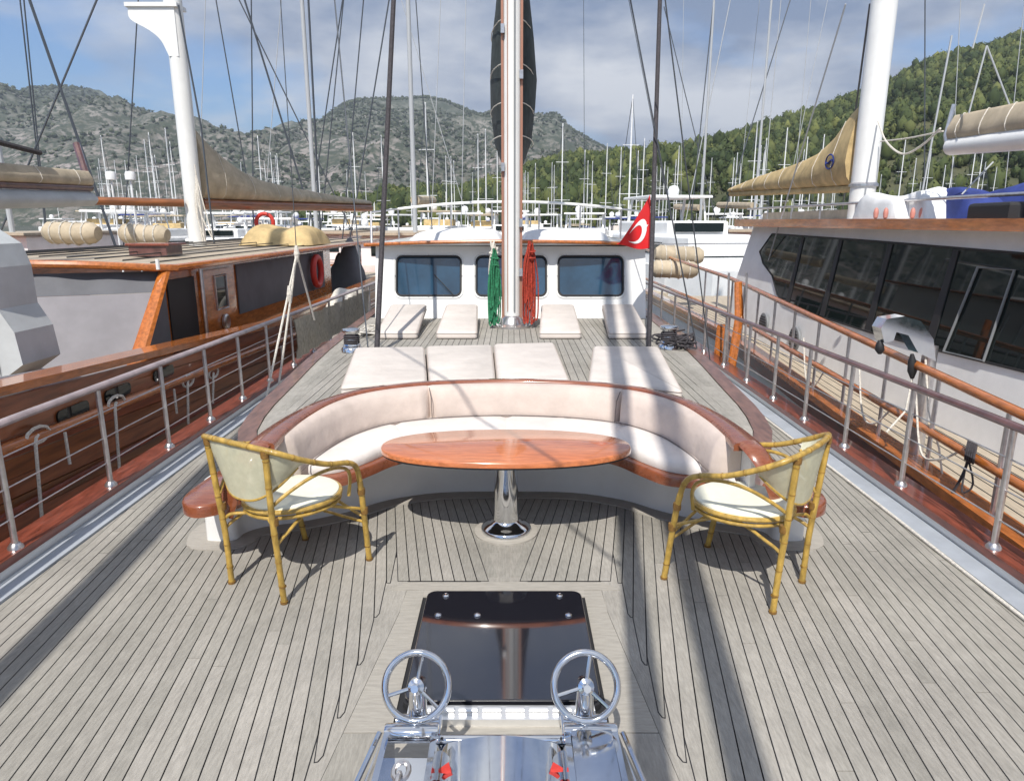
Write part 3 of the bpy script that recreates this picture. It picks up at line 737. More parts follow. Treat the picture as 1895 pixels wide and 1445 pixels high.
make_chair((1.36, 3.10, 0.002), radians(48.3), 'yellow rattan armchair with cream mesh beside the white rope, half in a mast shadow')

# ================================================================== hatch
hx = CX+0.01
ht = thing('hatch', (hx, 2.7, 0), 'dark smoked glass deck hatch in front of the chrome windlass', 'hatch')
def rrect(x0, x1, y0, y1, r, top_only=False):
    poly = []
    for cx, cy, q in ((x1-r, y1-r, 0), (x0+r, y1-r, 1), (x0+r, y0+r, 2), (x1-r, y0+r, 3)):
        for k in range(5):
            t = (q+k/4)*pi/2; poly.append((cx+r*cos(t), cy+r*sin(t)))
    return poly
MB().prism(rrect(hx-0.39, hx+0.375, 2.27, 3.09, 0.05), 0.0, 0.022).build('frame', black, ht)
MB().prism(rrect(hx-0.382, hx+0.367, 2.28, 3.083, 0.045), 0.022, 0.045, bevel=0.004).build('lid', hatchglass, ht)
for x, y in ((-0.29, 3.03), (0.26, 3.03), (-0.31, 2.86), (0.29, 2.86), (-0.13, 2.86)):
    MB().lathe([(0.016, 0.045), (0.016, 0.05), (0.010, 0.056), (0.0, 0.057)], c=(hx+x, y, 0), n=12).build('screw_cap', chrome, ht, smooth=True)
hg = MB().box((hx-0.36, 2.19, 0.0), (hx+0.34, 2.268, 0.030)).build('hinge', brightsteel, ht)
for k in range(8):
    x = hx-0.34+k*0.087
    M = Matrix.Translation((x, 2.232, 0.034)) @ Matrix.Rotation(radians(90), 4, 'Y')
    MB().lathe([(0.0, 0), (0.016, 0), (0.016, 0.068), (0.0, 0.068)], n=12, M=M).build('hinge_knuckle', brightsteel, hg, smooth=True, auto=40)

MB().box((CX-0.40, 2.03, -0.0045), (CX+0.40, 2.20, 0.0012)).build('hatch_trim', teak_pale, deck)
# ================================================================== windlass
wx = CX+0.005
wl = thing('windlass', (wx, 1.7, 0), 'polished stainless twin anchor windlass with two spoked handwheels', 'windlass')
# base plate and central curved housing
MB().prism([(wx-0.60, 1.02), (wx+0.62, 1.02), (wx+0.42, 1.98), (wx+0.40, 2.02), (wx-0.40, 2.02), (wx-0.42, 1.98)], 0.002, 0.02, bevel=0.006).build('base_plate', chrome, wl)
def hous(u, v):
    x = -0.215+0.43*u; y = 1.10+0.86*v
    return (wx+x, y, 0.10+0.055*cos(x/0.215*pi/2)**0.6 if abs(x) < 0.2149 else 0.10)
mb = MB(); mb.grid(lambda u, v: hous(u, v), 24, 6)
mb.build('housing', chrome, wl, smooth=True)
MB().box((wx-0.216, 1.955, 0.02), (wx+0.216, 1.965, 0.10)).build('housing_front', chrome, wl)
MB().tube([(wx-0.235, 1.985, 0.115), (wx+0.235, 1.985, 0.115)], 0.018, n=12).build('cross_bar', chrome, wl, smooth=True)
for s in (-1, 1):
    xc = wx+s*0.285
    # cheek plates and chain stopper body
    for e in (-1, 1):
        x = xc+e*0.075
        MB().prism([(1.05, 0.02), (1.93, 0.02), (1.95, 0.16), (1.90, 0.235), (1.05, 0.265)], x-0.009, x+0.009, f=lambda a, b, c: (c, a, b)).build('cheek_plate', chrome, wl)
    if s < 0:
        M = Matrix.Translation((xc-0.064, 1.62, 0.15)) @ Matrix.Rotation(radians(90), 4, 'Y')
        MB().lathe([(0.10, 0.0), (0.10, 0.015), (0.055, 0.045), (0.055, 0.085), (0.10, 0.113), (0.10, 0.128)], n=24, M=M).build('chain_wheel', steel, wl, smooth=True, auto=40)
        mb = MB()
        for k in range(9):
            yy = 1.25+k*0.055; zz = 0.262+0.004*(k % 2)
            M2 = Matrix.Translation((xc, yy, zz)) @ Matrix.Rotation(radians(90*(k % 2)), 4, 'Y')
            ring = [M2 @ Vector((0.022*cos(t)*1.0, 0.036*sin(t), 0)) for t in [2*pi*i/12 for i in range(12)]]
            mb.tube(ring, 0.008, n=6, closed=True)
        mb.build('anchor_chain', steel, wl, smooth=True)
    else:
        MB().box((xc-0.064, 1.60, 0.20), (xc+0.064, 1.88, 0.245)).build('cover_plate', chrome, wl)
        MB().box((xc-0.058, 1.30, 0.19), (xc-0.018, 1.59, 0.235)).build('chain_guide', chrome, wl)
        MB().box((xc+0.018, 1.30, 0.19), (xc+0.058, 1.59, 0.235)).build('chain_guide', chrome, wl)
        M = Matrix.Translation((xc-0.05, 1.5, 0.12)) @ Matrix.Rotation(radians(90), 4, 'Y')
        MB().lathe([(0.0, 0), (0.085, 0.0), (0.085, 0.1), (0.0, 0.1)], n=20, M=M).build('chain_wheel', black, wl)
    # top roller at the aft end of the cheeks
    M = Matrix.Translation((xc-0.085, 1.90, 0.215)) @ Matrix.Rotation(radians(90), 4, 'Y')
    MB().lathe([(0.0, 0), (0.028, 0), (0.03, 0.006), (0.03, 0.164), (0.028, 0.17), (0.0, 0.17)], n=20, M=M).build('roller', chrome, wl, smooth=True, auto=40)
    # side fairing plates
    mb = MB().add([(xc+s*0.085, 1.93, 0.215), (xc+s*0.085, 1.05, 0.24), (xc+s*0.27, 1.05, 0.025), (xc+s*0.125, 1.96, 0.025)], [(0, 1, 2, 3)])
    mb.add([(x_, y_, z_-0.006) for x_, y_, z_ in mb.v], [(3, 2, 1, 0)]); mb.build('side_plate', chrome, wl)
    mb = MB(); mb.tube([(xc+s*0.11, 1.93, 0.19), (xc+s*0.30, 1.05, 0.05)], 0.009, n=8); mb.build('side_rod', chrome, wl, smooth=True)
    # handwheel, turned towards the operator
    hc = Vector((wx+s*0.273, 1.955, 0.345)); tilt = radians(-28)
    Mw = Matrix.Translation(hc) @ Matrix.Rotation(tilt, 4, 'X') @ Matrix.Rotation(radians(90), 4, 'X')
    ring = [Mw @ Vector((0.103*cos(t), 0.103*sin(t), 0)) for t in [2*pi*i/48 for i in range(48)]]
    whl = MB().tube(ring, 0.0115, n=12, closed=True).build('handwheel', chrome, wl, smooth=True, auto=80)
    for a in (80, 197, 318):
        a = radians(a); MB().tube([Mw @ Vector((0.02*cos(a), 0.02*sin(a), 0.0)), Mw @ Vector((0.103*cos(a), 0.103*sin(a), 0))], 0.0065, n=8).build('spoke', chrome, whl, smooth=True)
    MB().lathe([(0.0, 0.055), (0.012, 0.055), (0.014, 0.02), (0.026, 0.016), (0.028, -0.016), (0.02, -0.03), (0.02, -0.10)], n=16, M=Mw).build('hub', chrome, whl, smooth=True, auto=40)
    mb = MB(); mb.tube([hc+Vector((0, 0.03, -0.03)), hc+Vector((0, 0.0, -0.17))], [0.028, 0.035], n=14); mb.tube([hc+Vector((-0.07, 0.0, -0.13)), hc+Vector((0.07, 0.0, -0.13))], 0.022, n=12)
    mb.box((hc.x-0.075, hc.y-0.04, 0.17), (hc.x+0.075, hc.y+0.05, 0.20)); mb.build('gearbox', chrome, wl, smooth=True, auto=40)
    # port marks (red) and dark slots on the housing
    MB().prism([(wx+s*0.175-0.02, 1.83), (wx+s*0.175+0.02, 1.83+0.005*s), (wx+s*0.165, 1.86)][::1], 0.128, 0.142).build('red_mark', redpaint, wl)
    M = Matrix.Translation((wx+s*0.185, 1.70, 0.124)) @ Matrix.Rotation(radians(s*24), 4, 'Y')
    MB().lathe([(0.0, 0.004), (0.026, 0.004), (0.026, -0.004)], n=16, M=M @ Matrix.Diagonal((0.8, 1.6, 1, 1))).build('slot', black, wl)

# ================================================================== sunpads
def pad(poly, z0, z1, label, group, m=offwhite, slope=None, name='sunpad'):
    cx = sum(p[0] for p in poly)/4; cy = sum(p[1] for p in poly)/4
    # round the corners and subdivide the edges
    pl = []
    for i in range(4):
        p0, p1, p2 = Vector(poly[i-1]), Vector(poly[i]), Vector(poly[(i+1) % 4]); r = 0.04
        a = p1+(p0-p1).normalized()*r; b = p1+(p2-p1).normalized()*r
        for t in (0, 0.33, 0.66, 1): pl.append(tuple(a*(1-t)**2+p1*2*t*(1-t)+b*t*t))
    f = (lambda x, y, z: (x, y, z+slope(y))) if slope else None
    mb = MB(); mb.prism(pl, z0, z1, f, bevel=0.022)
    o = mb.build(name, m, None, smooth=True, auto=60)
    for zz, rr_in in ((z1-0.020, -0.001), (z0+0.012, -0.001)):
        MB().tube([(f(x, y, zz) if f else (x, y, zz)) for x, y in inset(pl, rr_in)], 0.004, n=5, closed=True).build('welt', welt, o)
    tag(o, label, 'sunpad' if name == 'sunpad' else 'lounger pad', group); return o
G1 = 'large sunpads on the raised deck'
pad([(-1.20, 4.72), (-0.625, 4.95), (-0.815, 6.35), (-1.44, 6.30)], RZ+0.003, RZ+0.085, 'large white sunpad crossed by a thin diagonal rope shadow', G1)
pad([(-0.605, 4.965), (-0.125, 4.985), (-0.19, 6.45), (-0.795, 6.38)], RZ+0.003, RZ+0.085, 'large pale sunpad in the middle of the row of three', G1)
pad([(-0.105, 4.985), (0.42, 4.95), (0.40, 6.58), (-0.17, 6.50)], RZ+0.003, RZ+0.085, 'large pale sunpad just behind the mast foot, with bare planks on its far side', G1)
pad([(0.56, 4.94), (1.17, 4.62), (1.36, 6.35), (0.76, 6.38)], RZ+0.003, RZ+0.085, 'large separate sunpad striped by two broad mast shadows', G1)
G2 = 'small loungers in front of the wheelhouse'
sl = lambda y: (y-7.25)*0.10
for x0, x1, u0, u1, lb in ((-1.43, -1.0, -1.50, -1.06, 'small cream lounger under the outer port window, beside the winch'), (-0.80, -0.37, -0.81, -0.43, 'small cream lounger next to the green rope coil'), (0.29, 0.73, 0.37, 0.76, 'small cream lounger next to the red rope coil'), (1.02, 1.44, 1.12, 1.50, 'small cream lounger crossed by mast shadows under the starboard window')):
    pad([(x0, 7.25), (x1, 7.25), (u1, 8.62), (u0, 8.62)], RZ+0.01, RZ+0.08, lb, G2, slope=sl, name='lounger_pad')

# ================================================================== wheelhouse
wh = thing('wheelhouse', (CX, 10.5, RZ), 'white wheelhouse with three dark blue front windows and a wood edged roof', 'wheelhouse')
def wf(x, z, d=0.0):      # point on the raked front wall
    y = 8.90+(z-RZ)*0.28; return (x, y-d, z)
wins = [(-1.49, -0.66), (-0.46, 0.44), (0.60, 1.43)]
# front wall as frames round each window opening
def wrr(x0, x1, z0, z1, r):
    poly = []
    for cx, cy, q in ((x1-r, z1-r, 0), (x0+r, z1-r, 1), (x0+r, z0+r, 2), (x1-r, z0+r, 3)):
        for k in range(5):
            t = (q+k/4)*pi/2; poly.append((cx+r*cos(t), cy+r*sin(t)))
    return poly
edges = [-1.76]+[v for p in zip([(a[1]+b[0])/2 for a, b in zip(wins, wins[1:])]) for v in p]+[1.72]
mb = MB()
for (a, b), (wl0, wr0) in zip(zip(edges, edges[1:]), wins):
    o_ = []; outer = [(b, 1.50), (a, 1.50), (a, RZ), (b, RZ)]
    inner = wrr(wl0, wr0, 0.885, 1.375, 0.07)
    n_ = len(inner); ov = []
    for i, (x, z) in enumerate(inner):
        cx, cz = (a+b)/2, 1.05
        dx_, dz_ = x-(wl0+wr0)/2, z-1.13
        q = i//5; ax, az = outer[q]
        # spread outer points along the edges
        k_ = i % 5
        nx = outer[q]
        if k_ == 0: ov.append((ax if q in (0, 3) else ax, z) if q in (0, 2) else (x, az))
        elif k_ == 4: ov.append((x, az) if q in (0, 2) else (ax, z))
        else: ov.append((ax, az))
    vs = [wf(x, z) for x, z in ov]+[wf(x, z) for x, z in inner]+[wf(x, z, -0.03) for x, z in inner]
    fs = [(i, (i+1) % n_, n_+(i+1) % n_, n_+i) for i in range(n_)]+[(n_+i, n_+(i+1) % n_, 2*n_+(i+1) % n_, 2*n_+i) for i in range(n_)]
    mb.add(vs, fs)
mb.build('front_wall', white_gel, wh)
MB().prism([(CX-1.72, 9.16), (CX+1.76, 9.16), (CX+1.76, 13.5), (CX-1.72, 13.5)], RZ, 1.50).build('cabin_body', white_gel, wh)
mb = MB()
for s in (-1, 1):
    x = -1.76 if s < 0 else 1.72
    mb.add([wf(x, RZ), wf(x, 1.5), (x, 9.3, 1.5), (x, 9.3, RZ)], [(0, 1, 2, 3) if s < 0 else (3, 2, 1, 0)])
mb.build('side_wall', white_gel, wh)
for wl0, wr0 in wins:
    wn = MB().add([wf(x, z, -0.028) for x, z in wrr(wl0-0.01, wr0+0.01, 0.875, 1.385, 0.07)], [tuple(range(20))]).build('window', winglass, wh)
    ring = [wf(x, z, 0.004) for x, z in wrr(wl0, wr0, 0.885, 1.375, 0.07)]
    MB().tube(ring, 0.013, n=6, closed=True).build('gasket', black, wn)
    MB().tube([wf(x, z, 0.004) for x, z in wrr(wl0-0.03, wr0+0.03, 0.855, 1.405, 0.09)], 0.009, n=6, closed=True).build('outer_moulding', white_gel, wn)
    for q_ in range(8):
        fx_ = [0.12, 0.5, 0.88][q_ % 3] if q_ < 6 else 0
        zz_ = 0.862 if q_ < 3 else 1.398
        xx_ = wl0+(wr0-wl0)*fx_ if q_ < 6 else (wl0-0.022 if q_ == 6 else wr0+0.022)
        if q_ >= 6: zz_ = 1.13
        pz = Vector(wf(xx_, zz_, 0.004)); MB().box(pz-Vector((0.007, 0.006, 0.007)), pz+Vector((0.007, 0.004, 0.007))).build('screw', steel, wn)
for s, x in ((-1, -0.75), (1, 0.1)):
    MB().tube([wf(x, 0.89, 0.02), wf(x-0.25, 1.15, 0.035)], 0.006, n=6).build('wiper', black, wh)
# roof
roofp = [(CX-1.83, 8.98), (CX-1.75, 8.90), (CX, 8.82), (CX+1.75, 8.90), (CX+1.83, 8.98), (CX+1.83, 14), (CX-1.83, 14)]
def rcam(x, y, z): return (x, y, z+0.05*(1-((x-CX)/1.83)**2))
rp_ = [(CX+(-1.83+3.66*i/24), 9.02-0.16*(1-((-1+2*i/24)**2))) for i in range(25)]
MB().prism(rp_+[(CX+1.83, 14), (CX-1.83, 14)], 1.50, 1.535, f=rcam).build('roof', white_gel, wh)
mb = MB(); mb.tube([rcam(x, y-0.005, 1.52) for x, y in rp_]+[(CX+1.835, 14, 1.52)], 0.022, n=8); mb.tube([rcam(*rp_[0], 1.52), (CX-1.835, 14, 1.52)], 0.022, n=8)
mb.build('roof_edge', orange_wood, wh, smooth=True)
# white canvas covers on the roof
def lump(name, m, x0, x1, y0, y1, z, h, par=None, seed=0, nu=26, nv=12, amp=0.3):
    def fn(u, v):
        e = max(0, 1-abs(2*u-1)**6)**0.5*max(0, 1-abs(2*v-1)**4)**0.5
        x = x0+(x1-x0)*u; y = y0+(y1-y0)*v
        k = 1+amp*noise.noise(Vector((x*2.3+seed, y*1.3, seed)))
        return (x, y, z+h*e*k)
    mb = MB(); mb.grid(fn, nu, nv); mb.add([(x0, y0, z), (x1, y0, z), (x1, y1, z), (x0, y1, z)], [(3, 2, 1, 0)])
    return mb.build(name, m, par, smooth=True, auto=80)
tag(lump('canvas_cover', whitecanvas, -1.35, -0.15, 9.3, 11.5, 1.57, 0.13, seed=1), 'white canvas cover on the wheelhouse roof beside the green rope side of the mast', 'canvas cover', 'canvas covers on the wheelhouse roof')
tag(lump('canvas_cover', whitecanvas, 0.15, 1.30, 9.3, 11.5, 1.57, 0.13, seed=5), 'white canvas cover on the wheelhouse roof next to the red flag', 'canvas cover', 'canvas covers on the wheelhouse roof')
# roof rail
rr_ = thing('roof_rail', (CX, 12, 1.55), 'white arched tube rail over the wheelhouse roof', 'railing')
arc = [(CX+x, 12.2, 2.02+0.12*(1-(x/1.9)**2)) for x in [(-1.9+3.8*i/20) for i in range(21)]]
MB().tube(arc, 0.022, n=8).build('top_tube', white_gel, rr_, smooth=True)
for x in (-1.9, -1.0, -0.3, 0.5, 1.2, 1.9):
    MB().tube([(CX+x, 12.2, 1.52), (CX+x, 12.2, 2.02+0.12*(1-(x/1.9)**2))], 0.014, n=6).build('post', steel, rr_)
for s in (-1, 1):
    MB().tube([(CX+s*1.9, 12.2, 2.02), (CX+s*1.85, 9.6, 1.93), (CX+s*1.80, 9.3, 1.53)], 0.016, n=6).build('side_tube', steel, rr_)

# ================================================================== main mast
MX, MY = CX+0.04, 8.14
mm_ = thing('main_mast', (MX, MY, RZ), 'white main mast with copper toned tracks standing in front of the wheelhouse', 'mast')
MB().tube([(MX, MY, RZ), (MX, MY, 12), (MX, MY, 22)], [0.098, 0.095, 0.07], n=28).build('mast_pole', white_gel, mm_, smooth=True)
for s, m in ((-1, brass), (1, brass)):
    MB().box((MX+s*0.105-0.013, MY-0.05, RZ+0.1), (MX+s*0.105+0.013, MY+0.02, 20)).build('side_track', m, mm_)
MB().box((MX+0.020, MY-0.112, RZ+0.2), (MX+0.036, MY-0.085, 20)).build('sail_track', greyplastic, mm_)
MB().box((MX-0.055, MY-0.100, RZ+0.2), (MX-0.047, MY-0.078, 20)).build('sail_track', brass, mm_)
MB().lathe([(0.22, 0.0), (0.22, 0.03), (0.15, 0.05), (0.12, 0.12), (0.098, 0.14)], c=(MX, MY, RZ), n=28).build('mast_collar', steel, mm_, smooth=True)
for k in range(8):
    t = 2*pi*k/8+0.2
    MB().tube([(MX+0.2*cos(t), MY+0.2*sin(t), RZ+0.02), (MX+0.2*cos(t), MY+0.2*sin(t), RZ+0.13)], 0.012, n=6).build('belaying_pin', steel, mm_)
for (z, s) in ((1.75, 1), (2.35, -1), (1.2, 1), (3.3, 1), (3.75, -1)):
    MB().box((MX+s*0.10-0.02, MY-0.10, z), (MX+s*0.10+0.02, MY-0.06, z+0.09)).build('cleat', steel, mm_)
# shrouds and stays of the yacht (each one a part)
def line(name, pts, r, m, par, n=6): return MB().tube(pts, r, n=n).build(name, m, par, smooth=True)
TOP = Vector((MX, MY, 21.5))
def up_to(p, q, zt=21.5):
    d = Vector(q)-Vector(p); return Vector(p)+d*((zt-p[2])/d.z)
for a, b, r, m in ((atZ(697, 655, RZ), atY(728, 8, 8.2), 0.026, ropeb), (atZ(1200, 655, RZ), atY(1221, 8, 8.4), 0.023, ropeb),
                   (atZ(682, 655, RZ), atY(620, 8, 7.6), 0.007, wire), (atZ(1300, 700, 0.1), atY(1168, 8, 7.4), 0.008, wire), (atZ(1318, 700, 0.1), atY(1232, 8, 7.0), 0.007, wire)):
    line('shroud', [a, b, up_to(a, b, 14)], r, m, mm_)
# forestays with furled jibs (they rise from the bow behind the viewpoint)
for y0, r in ((-2.3, 0.062), (-5.9, 0.075)):
    fs_ = thing('furled_jib', (CX, y0, 0.4), 'furled jib rolled on the forestay above the bow' if r < 0.07 else 'thick furled jib on the outer forestay of the bowsprit', 'furled sail')
    p0 = Vector((CX, y0, 0.3)); p1 = Vector((CX, 8.1, 21.6))
    MB().tube([p0.lerp(p1, t) for t in (0.02, 0.06, 0.5, 0.97)], [r*0.6, r, r, r*0.5], n=10).build('rolled_sail', whitecanvas, fs_, smooth=True)
    MB().tube([p0, p1], 0.012, n=6).build('stay', wire, fs_)
# bowsprit carrying the outer stay
bs = MB().tube([(CX, -2.6, 0.2), (CX, -6.2, 0.35)], [0.12, 0.08], n=14).build('bowsprit', mahog, None, smooth=True); tag(bs, 'varnished bowsprit reaching out beyond the bow', 'bowsprit')
# boom and stacked mainsail in a dark cover
ms = thing('mainsail', (MX, 8.4, 2.5), 'dark canvas sail cover stacked tall on the boom behind the mast', 'sail')
secz = [(2.42, 0.05, 8.5, 9.0), (2.52, 0.14, 8.36, 9.8), (2.8, 0.235, 8.34, 10.6), (3.2, 0.285, 8.33, 10.9), (3.55, 0.295, 8.33, 10.6), (3.9, 0.25, 8.32, 10.0), (4.3, 0.19, 8.32, 9.5), (5.0, 0.14, 8.32, 9.1), (6.2, 0.09, 8.32, 8.8), (7.5, 0.04, 8.32, 8.5)]
secs = []
for z, hwid, ya, yb in secz:
    ring = []
    for i in range(24):
        t = 2*pi*i/24; x = hwid*cos(t); y = (ya+yb)/2+(yb-ya)/2*sin(t)
        k_ = 1+0.10*noise.noise(Vector((cos(t)*2, z*1.5, sin(t)*2)))
        ring.append(Vector((MX+x*k_+0.012, y, z)))
    secs.append(ring)
mb = MB(); loft(mb, secs); mb.build('sail_cover', darkcanvas, ms, smooth=True, auto=80)
MB().tube([(MX, 8.28, 2.38), (MX+0.05, 13.2, 2.62)], 0.08, n=14).build('boom', mahog, ms, smooth=True)
mb = MB()
for z in (2.75, 3.1, 3.5, 3.95): mb.tube([(MX+0.3*0.98*cos(t)*(0.9 if z != 3.95 else 0.85), 9.2+1.0*sin(t), z) for t in [2*pi*i/20 for i in range(20)]], 0.006, n=5, closed=True)
mb.build('lashing', ropew, ms)
# rope coils hanging on the mast
def coil(name, m, x, y, z0, z1, wid, nn, label, cat='rope coil'):
    mb = MB()
    for k in range(nn):
        ox = x+(random.random()-0.5)*wid; oy = y+(random.random()-0.5)*0.08; zb = z0+random.random()**1.6*0.45; w_ = 0.006+random.random()*0.014
        zt = z1-random.random()*0.08
        pts = [(x+(ox-x)*0.25, oy, zt), (ox-w_, oy-0.01, (zt*0.6+zb*0.4)), (ox-w_*1.1, oy, zb+0.10), (ox, oy-0.02, zb), (ox+w_*1.1, oy, zb+0.10), (ox+w_, oy+0.01, (zt*0.55+zb*0.45)), (x+(ox-x)*0.25, oy, zt)]
        pts = [(a+random.uniform(-.008, .008), b, c) for a, b, c in pts]
        mb.tube(spline(pts, 4), 0.0085, n=5)
    for zz in (z1-0.12, z1-0.2): mb.tube([(x+0.045*cos(t), y+0.045*sin(t), zz+random.uniform(-.01, .01)) for t in [2*pi*i/10 for i in range(10)]], 0.012, n=5, closed=True)
    o = mb.build(name, m, None, smooth=True); tag(o, label, cat); return o
coil('rope_coil', ropeg, MX-0.195, MY-0.10, RZ+0.03, 1.52, 0.13, 18, 'green rope coil hanging beside the mast')
coil('rope_coil', roper, MX+0.215, MY-0.10, RZ+0.05, 1.60, 0.14, 20, 'red rope coil hanging beside the mast')
coil('rope_coil', ropew, MX-0.21, MY-0.03, 1.05, 1.58, 0.08, 7, 'short pale rope coil tied above the green one')

# ================================================================== winches
def winch(loc, label):
    t = thing('winch', loc, label, 'winch', 'winches on the raised deck')
    B = lambda mb, nme, m=chrome: mb.build(nme, m, t, smooth=True, auto=45, world=False)
    B(MB().lathe([(0.10, 0), (0.10, 0.04), (0.085, 0.055), (0.07, 0.07)], n=24), 'base')
    B(MB().lathe([(0.085, 0.07), (0.062, 0.09), (0.055, 0.14), (0.062, 0.18), (0.085, 0.2), (0.09, 0.21), (0.085, 0.225), (0.05, 0.232), (0.0, 0.234)], n=24), 'drum')
    mb = MB()
    for k in range(4): mb.tube([(0.068*cos(t_), 0.068*sin(t_), 0.095+k*0.02+0.003*sin(3*t_)) for t_ in [2*pi*i/20 for i in range(20)]], 0.009, n=5, closed=True)
    mb.build('rope_turns', ropeb, t, world=False)
    return t
wa = winch(atZ(652, 652, RZ), 'chrome winch with dark rope at the port edge of the raised deck')
wb = winch(atZ(1236, 646, RZ), 'chrome winch with tangled rope at the starboard edge of the raised deck')
mb = MB(); rr2 = random.Random(3); c0 = atZ(1252, 640, RZ+0.03)
for k in range(9): mb.tube(spline([(c0.x+rr2.uniform(-.16, .2), c0.y+rr2.uniform(-.2, .5), RZ+0.01+rr2.random()*0.12) for _ in range(6)], 4), 0.010, n=5)
tag(mb.build('rope_heap', ropeb, None, smooth=True), 'tangled heap of dark rope beside the starboard winch', 'rope')
mb = MB(); c0 = atZ(700, 615, RZ+0.03)
for k in range(8): mb.tube(spline([(c0.x+rr2.uniform(-.25, .2), c0.y+rr2.uniform(-.3, .5), RZ+0.01+rr2.random()*0.06) for _ in range(6)], 4), 0.009, n=5)
tag(mb.build('rope_heap', ropew, None, smooth=True), 'loose pale rope lying on the deck beside the small port lounger', 'rope')

# ================================================================== guard rails
def guard(s, m, label):
    t = thing('guard_rail', (CX+s*2.62, 3, 0.1), label, 'railing', 'guard rails of the yacht')
    P = lambda y, z: (CX+s*hw(y), y, z)
    topz = lambda y: 0.785-0.012*(y-3.4) if y > 3.4 else 0.785
    yy = ysamp(-2.9, 16.6, 0.5)
    MB().tube([P(y, topz(y)) for y in yy], 0.027, n=10, flat=0.8).build('handrail', m, t, smooth=True)
    posts = [-2.1, -1.2, -0.3, 0.6, 1.55, 2.5, 3.42, 4.33, 5.14, 5.9, 6.65, 7.45, 8.3, 9.2, 10.1, 11.0, 12, 13, 14, 15, 16]
    for y in posts:
        pm = MB().tube([P(y, 0.10), P(y, topz(y)-0.02)], 0.0165, n=10).build('stanchion', steel, t, smooth=True)
        MB().lathe([(0.04, 0.104), (0.038, 0.116), (0.024, 0.135)], c=P(y, 0), n=12).build('base_socket', steel, pm, smooth=True)
    for z in (0.27, 0.44, 0.61):
        MB().tube([P(y, z*(topz(y)/0.785)) for y in yy], 0.0045, n=5).build('wire', steel, t)
    return t
guard(-1, railpaint, 'guard rail with a grey handrail beside the brown wooden boat')
guard(1, raildark, 'guard rail with a dark handrail in front of the davit')
# white rope along the starboard waterway
mb = MB(); pts = [(CX+hw(y)-0.19+0.006*sin(y*1.7), y, 0.010) for y in ysamp(1.0, 6.4, 0.3)]+[(CX+hw(7)-0.35, 7.1, 0.02), (CX+1.98, 7.9, 0.03)]
mb.tube(pts, 0.010, n=7); tag(mb.build('mooring_rope', ropew, None, smooth=True), 'thin white rope laid straight along the starboard deck edge', 'rope')
# canvas dodger on the port rail
def dod(u, v):
    y = 8.3+4.4*u; return (CX-hw(y)+0.045+0.022*sin(u*60+v*3+2*sin(u*9))+0.02*noise.noise(Vector((u*9, v*4, 0))), y, 0.18+0.53*v-0.012*(y-3.4)*v)
mb = MB(); mb.grid(dod, 60, 6); mb.add([Vector(v)+Vector((-0.012, 0, 0)) for v in mb.v], [tuple(reversed(f)) for f in mb.f])
tag(mb.build('rail_dodger', netbeige, None, smooth=True), 'pleated beige canvas dodger tied to the aft part of the port rail', 'canvas dodger')
# tackle lines on the port rail
tk = thing('boarding_tackle', (-2.6, 7, 0.1), 'white rope tackle hanging down to the port rail in an inverted V', 'tackle')
ap = atY(549, 470, 7.6)
for e in (atZ(493, 735, 0.1), atZ(516, 712, 0.12), atY(582, 592, 8.0)): MB().tube([ap, e], 0.012, n=6).build('rope', ropew, tk)
MB().tube([ap, ap+Vector((-0.02, 0.3, 9))], 0.005, n=6).build('rope', wire, tk)
for p in (ap, atY(536, 545, 7.3)): MB().tube([p+Vector((0, 0, -0.09)), p, p+Vector((0, 0, 0.09))], [0.015, 0.032, 0.015], n=8).build('block', ropew, tk)
# flag on the starboard shroud
fl = thing('flag', atY(1205, 410, 8.1), 'red flag with a white crescent hanging on the starboard shroud', 'flag')
FP = [(1204, 360), (1206, 462)]
def flagpt(u, v, off=0.0):
    # u from hoist (0) to fly (1), v from top (0) to bottom (1)
    top = (1203-58*u, 360+92*u**0.9); bot = (1206-68*u, 458+4*sin(u*5)-2*u)
    px = top[0]*(1-v)+bot[0]*v; py = top[1]*(1-v)+bot[1]*v
    return atY(px, py, 8.1-off+0.05*sin(u*7+v*2)*u**0.5)
mb = MB(); mb.grid(lambda u, v: flagpt(u, v), 22, 14); mb.add([Vector(p)+Vector((0, 0.004, 0)) for p in mb.v], [tuple(reversed(f)) for f in mb.f]); mb.build('cloth', redmat, fl, smooth=True, auto=80)
def uvpt(a, b): return flagpt(a, b, 0.006)
cr_, crc = [], (0.42, 0.52)
for i in range(25):
    t = radians(50+260*i/24-180+180); cr_.append((crc[0]+0.30*cos(t), crc[1]+0.30*sin(t)*1.05))
for i in range(25):
    t = radians(310-260*i/24); cr_.append((crc[0]-(-0.075)+0.235*cos(t), crc[1]+0.235*sin(t)*1.05))
n_ = 25; vs = [uvpt(*p) for p in cr_]; fs = [(i, i+1, 49-(i+1), 49-i) for i in range(24)]
mb = MB().add(vs, fs); mb.add([Vector(v)+Vector((0, 0.012, 0)) for v in vs], [tuple(reversed(f)) for f in fs]); mb.build('crescent', whiteflat, fl)
star = [(0.155+(0.085 if i % 2 == 0 else 0.034)*cos(pi*i/5+pi), 0.52+(0.085 if i % 2 == 0 else 0.034)*sin(pi*i/5+pi)*1.3) for i in range(10)]
MB().add([uvpt(*p) for p in star]+[uvpt(0.155, 0.52)], [(i, (i+1) % 10, 10) for i in range(10)]).build('star', whiteflat, fl)

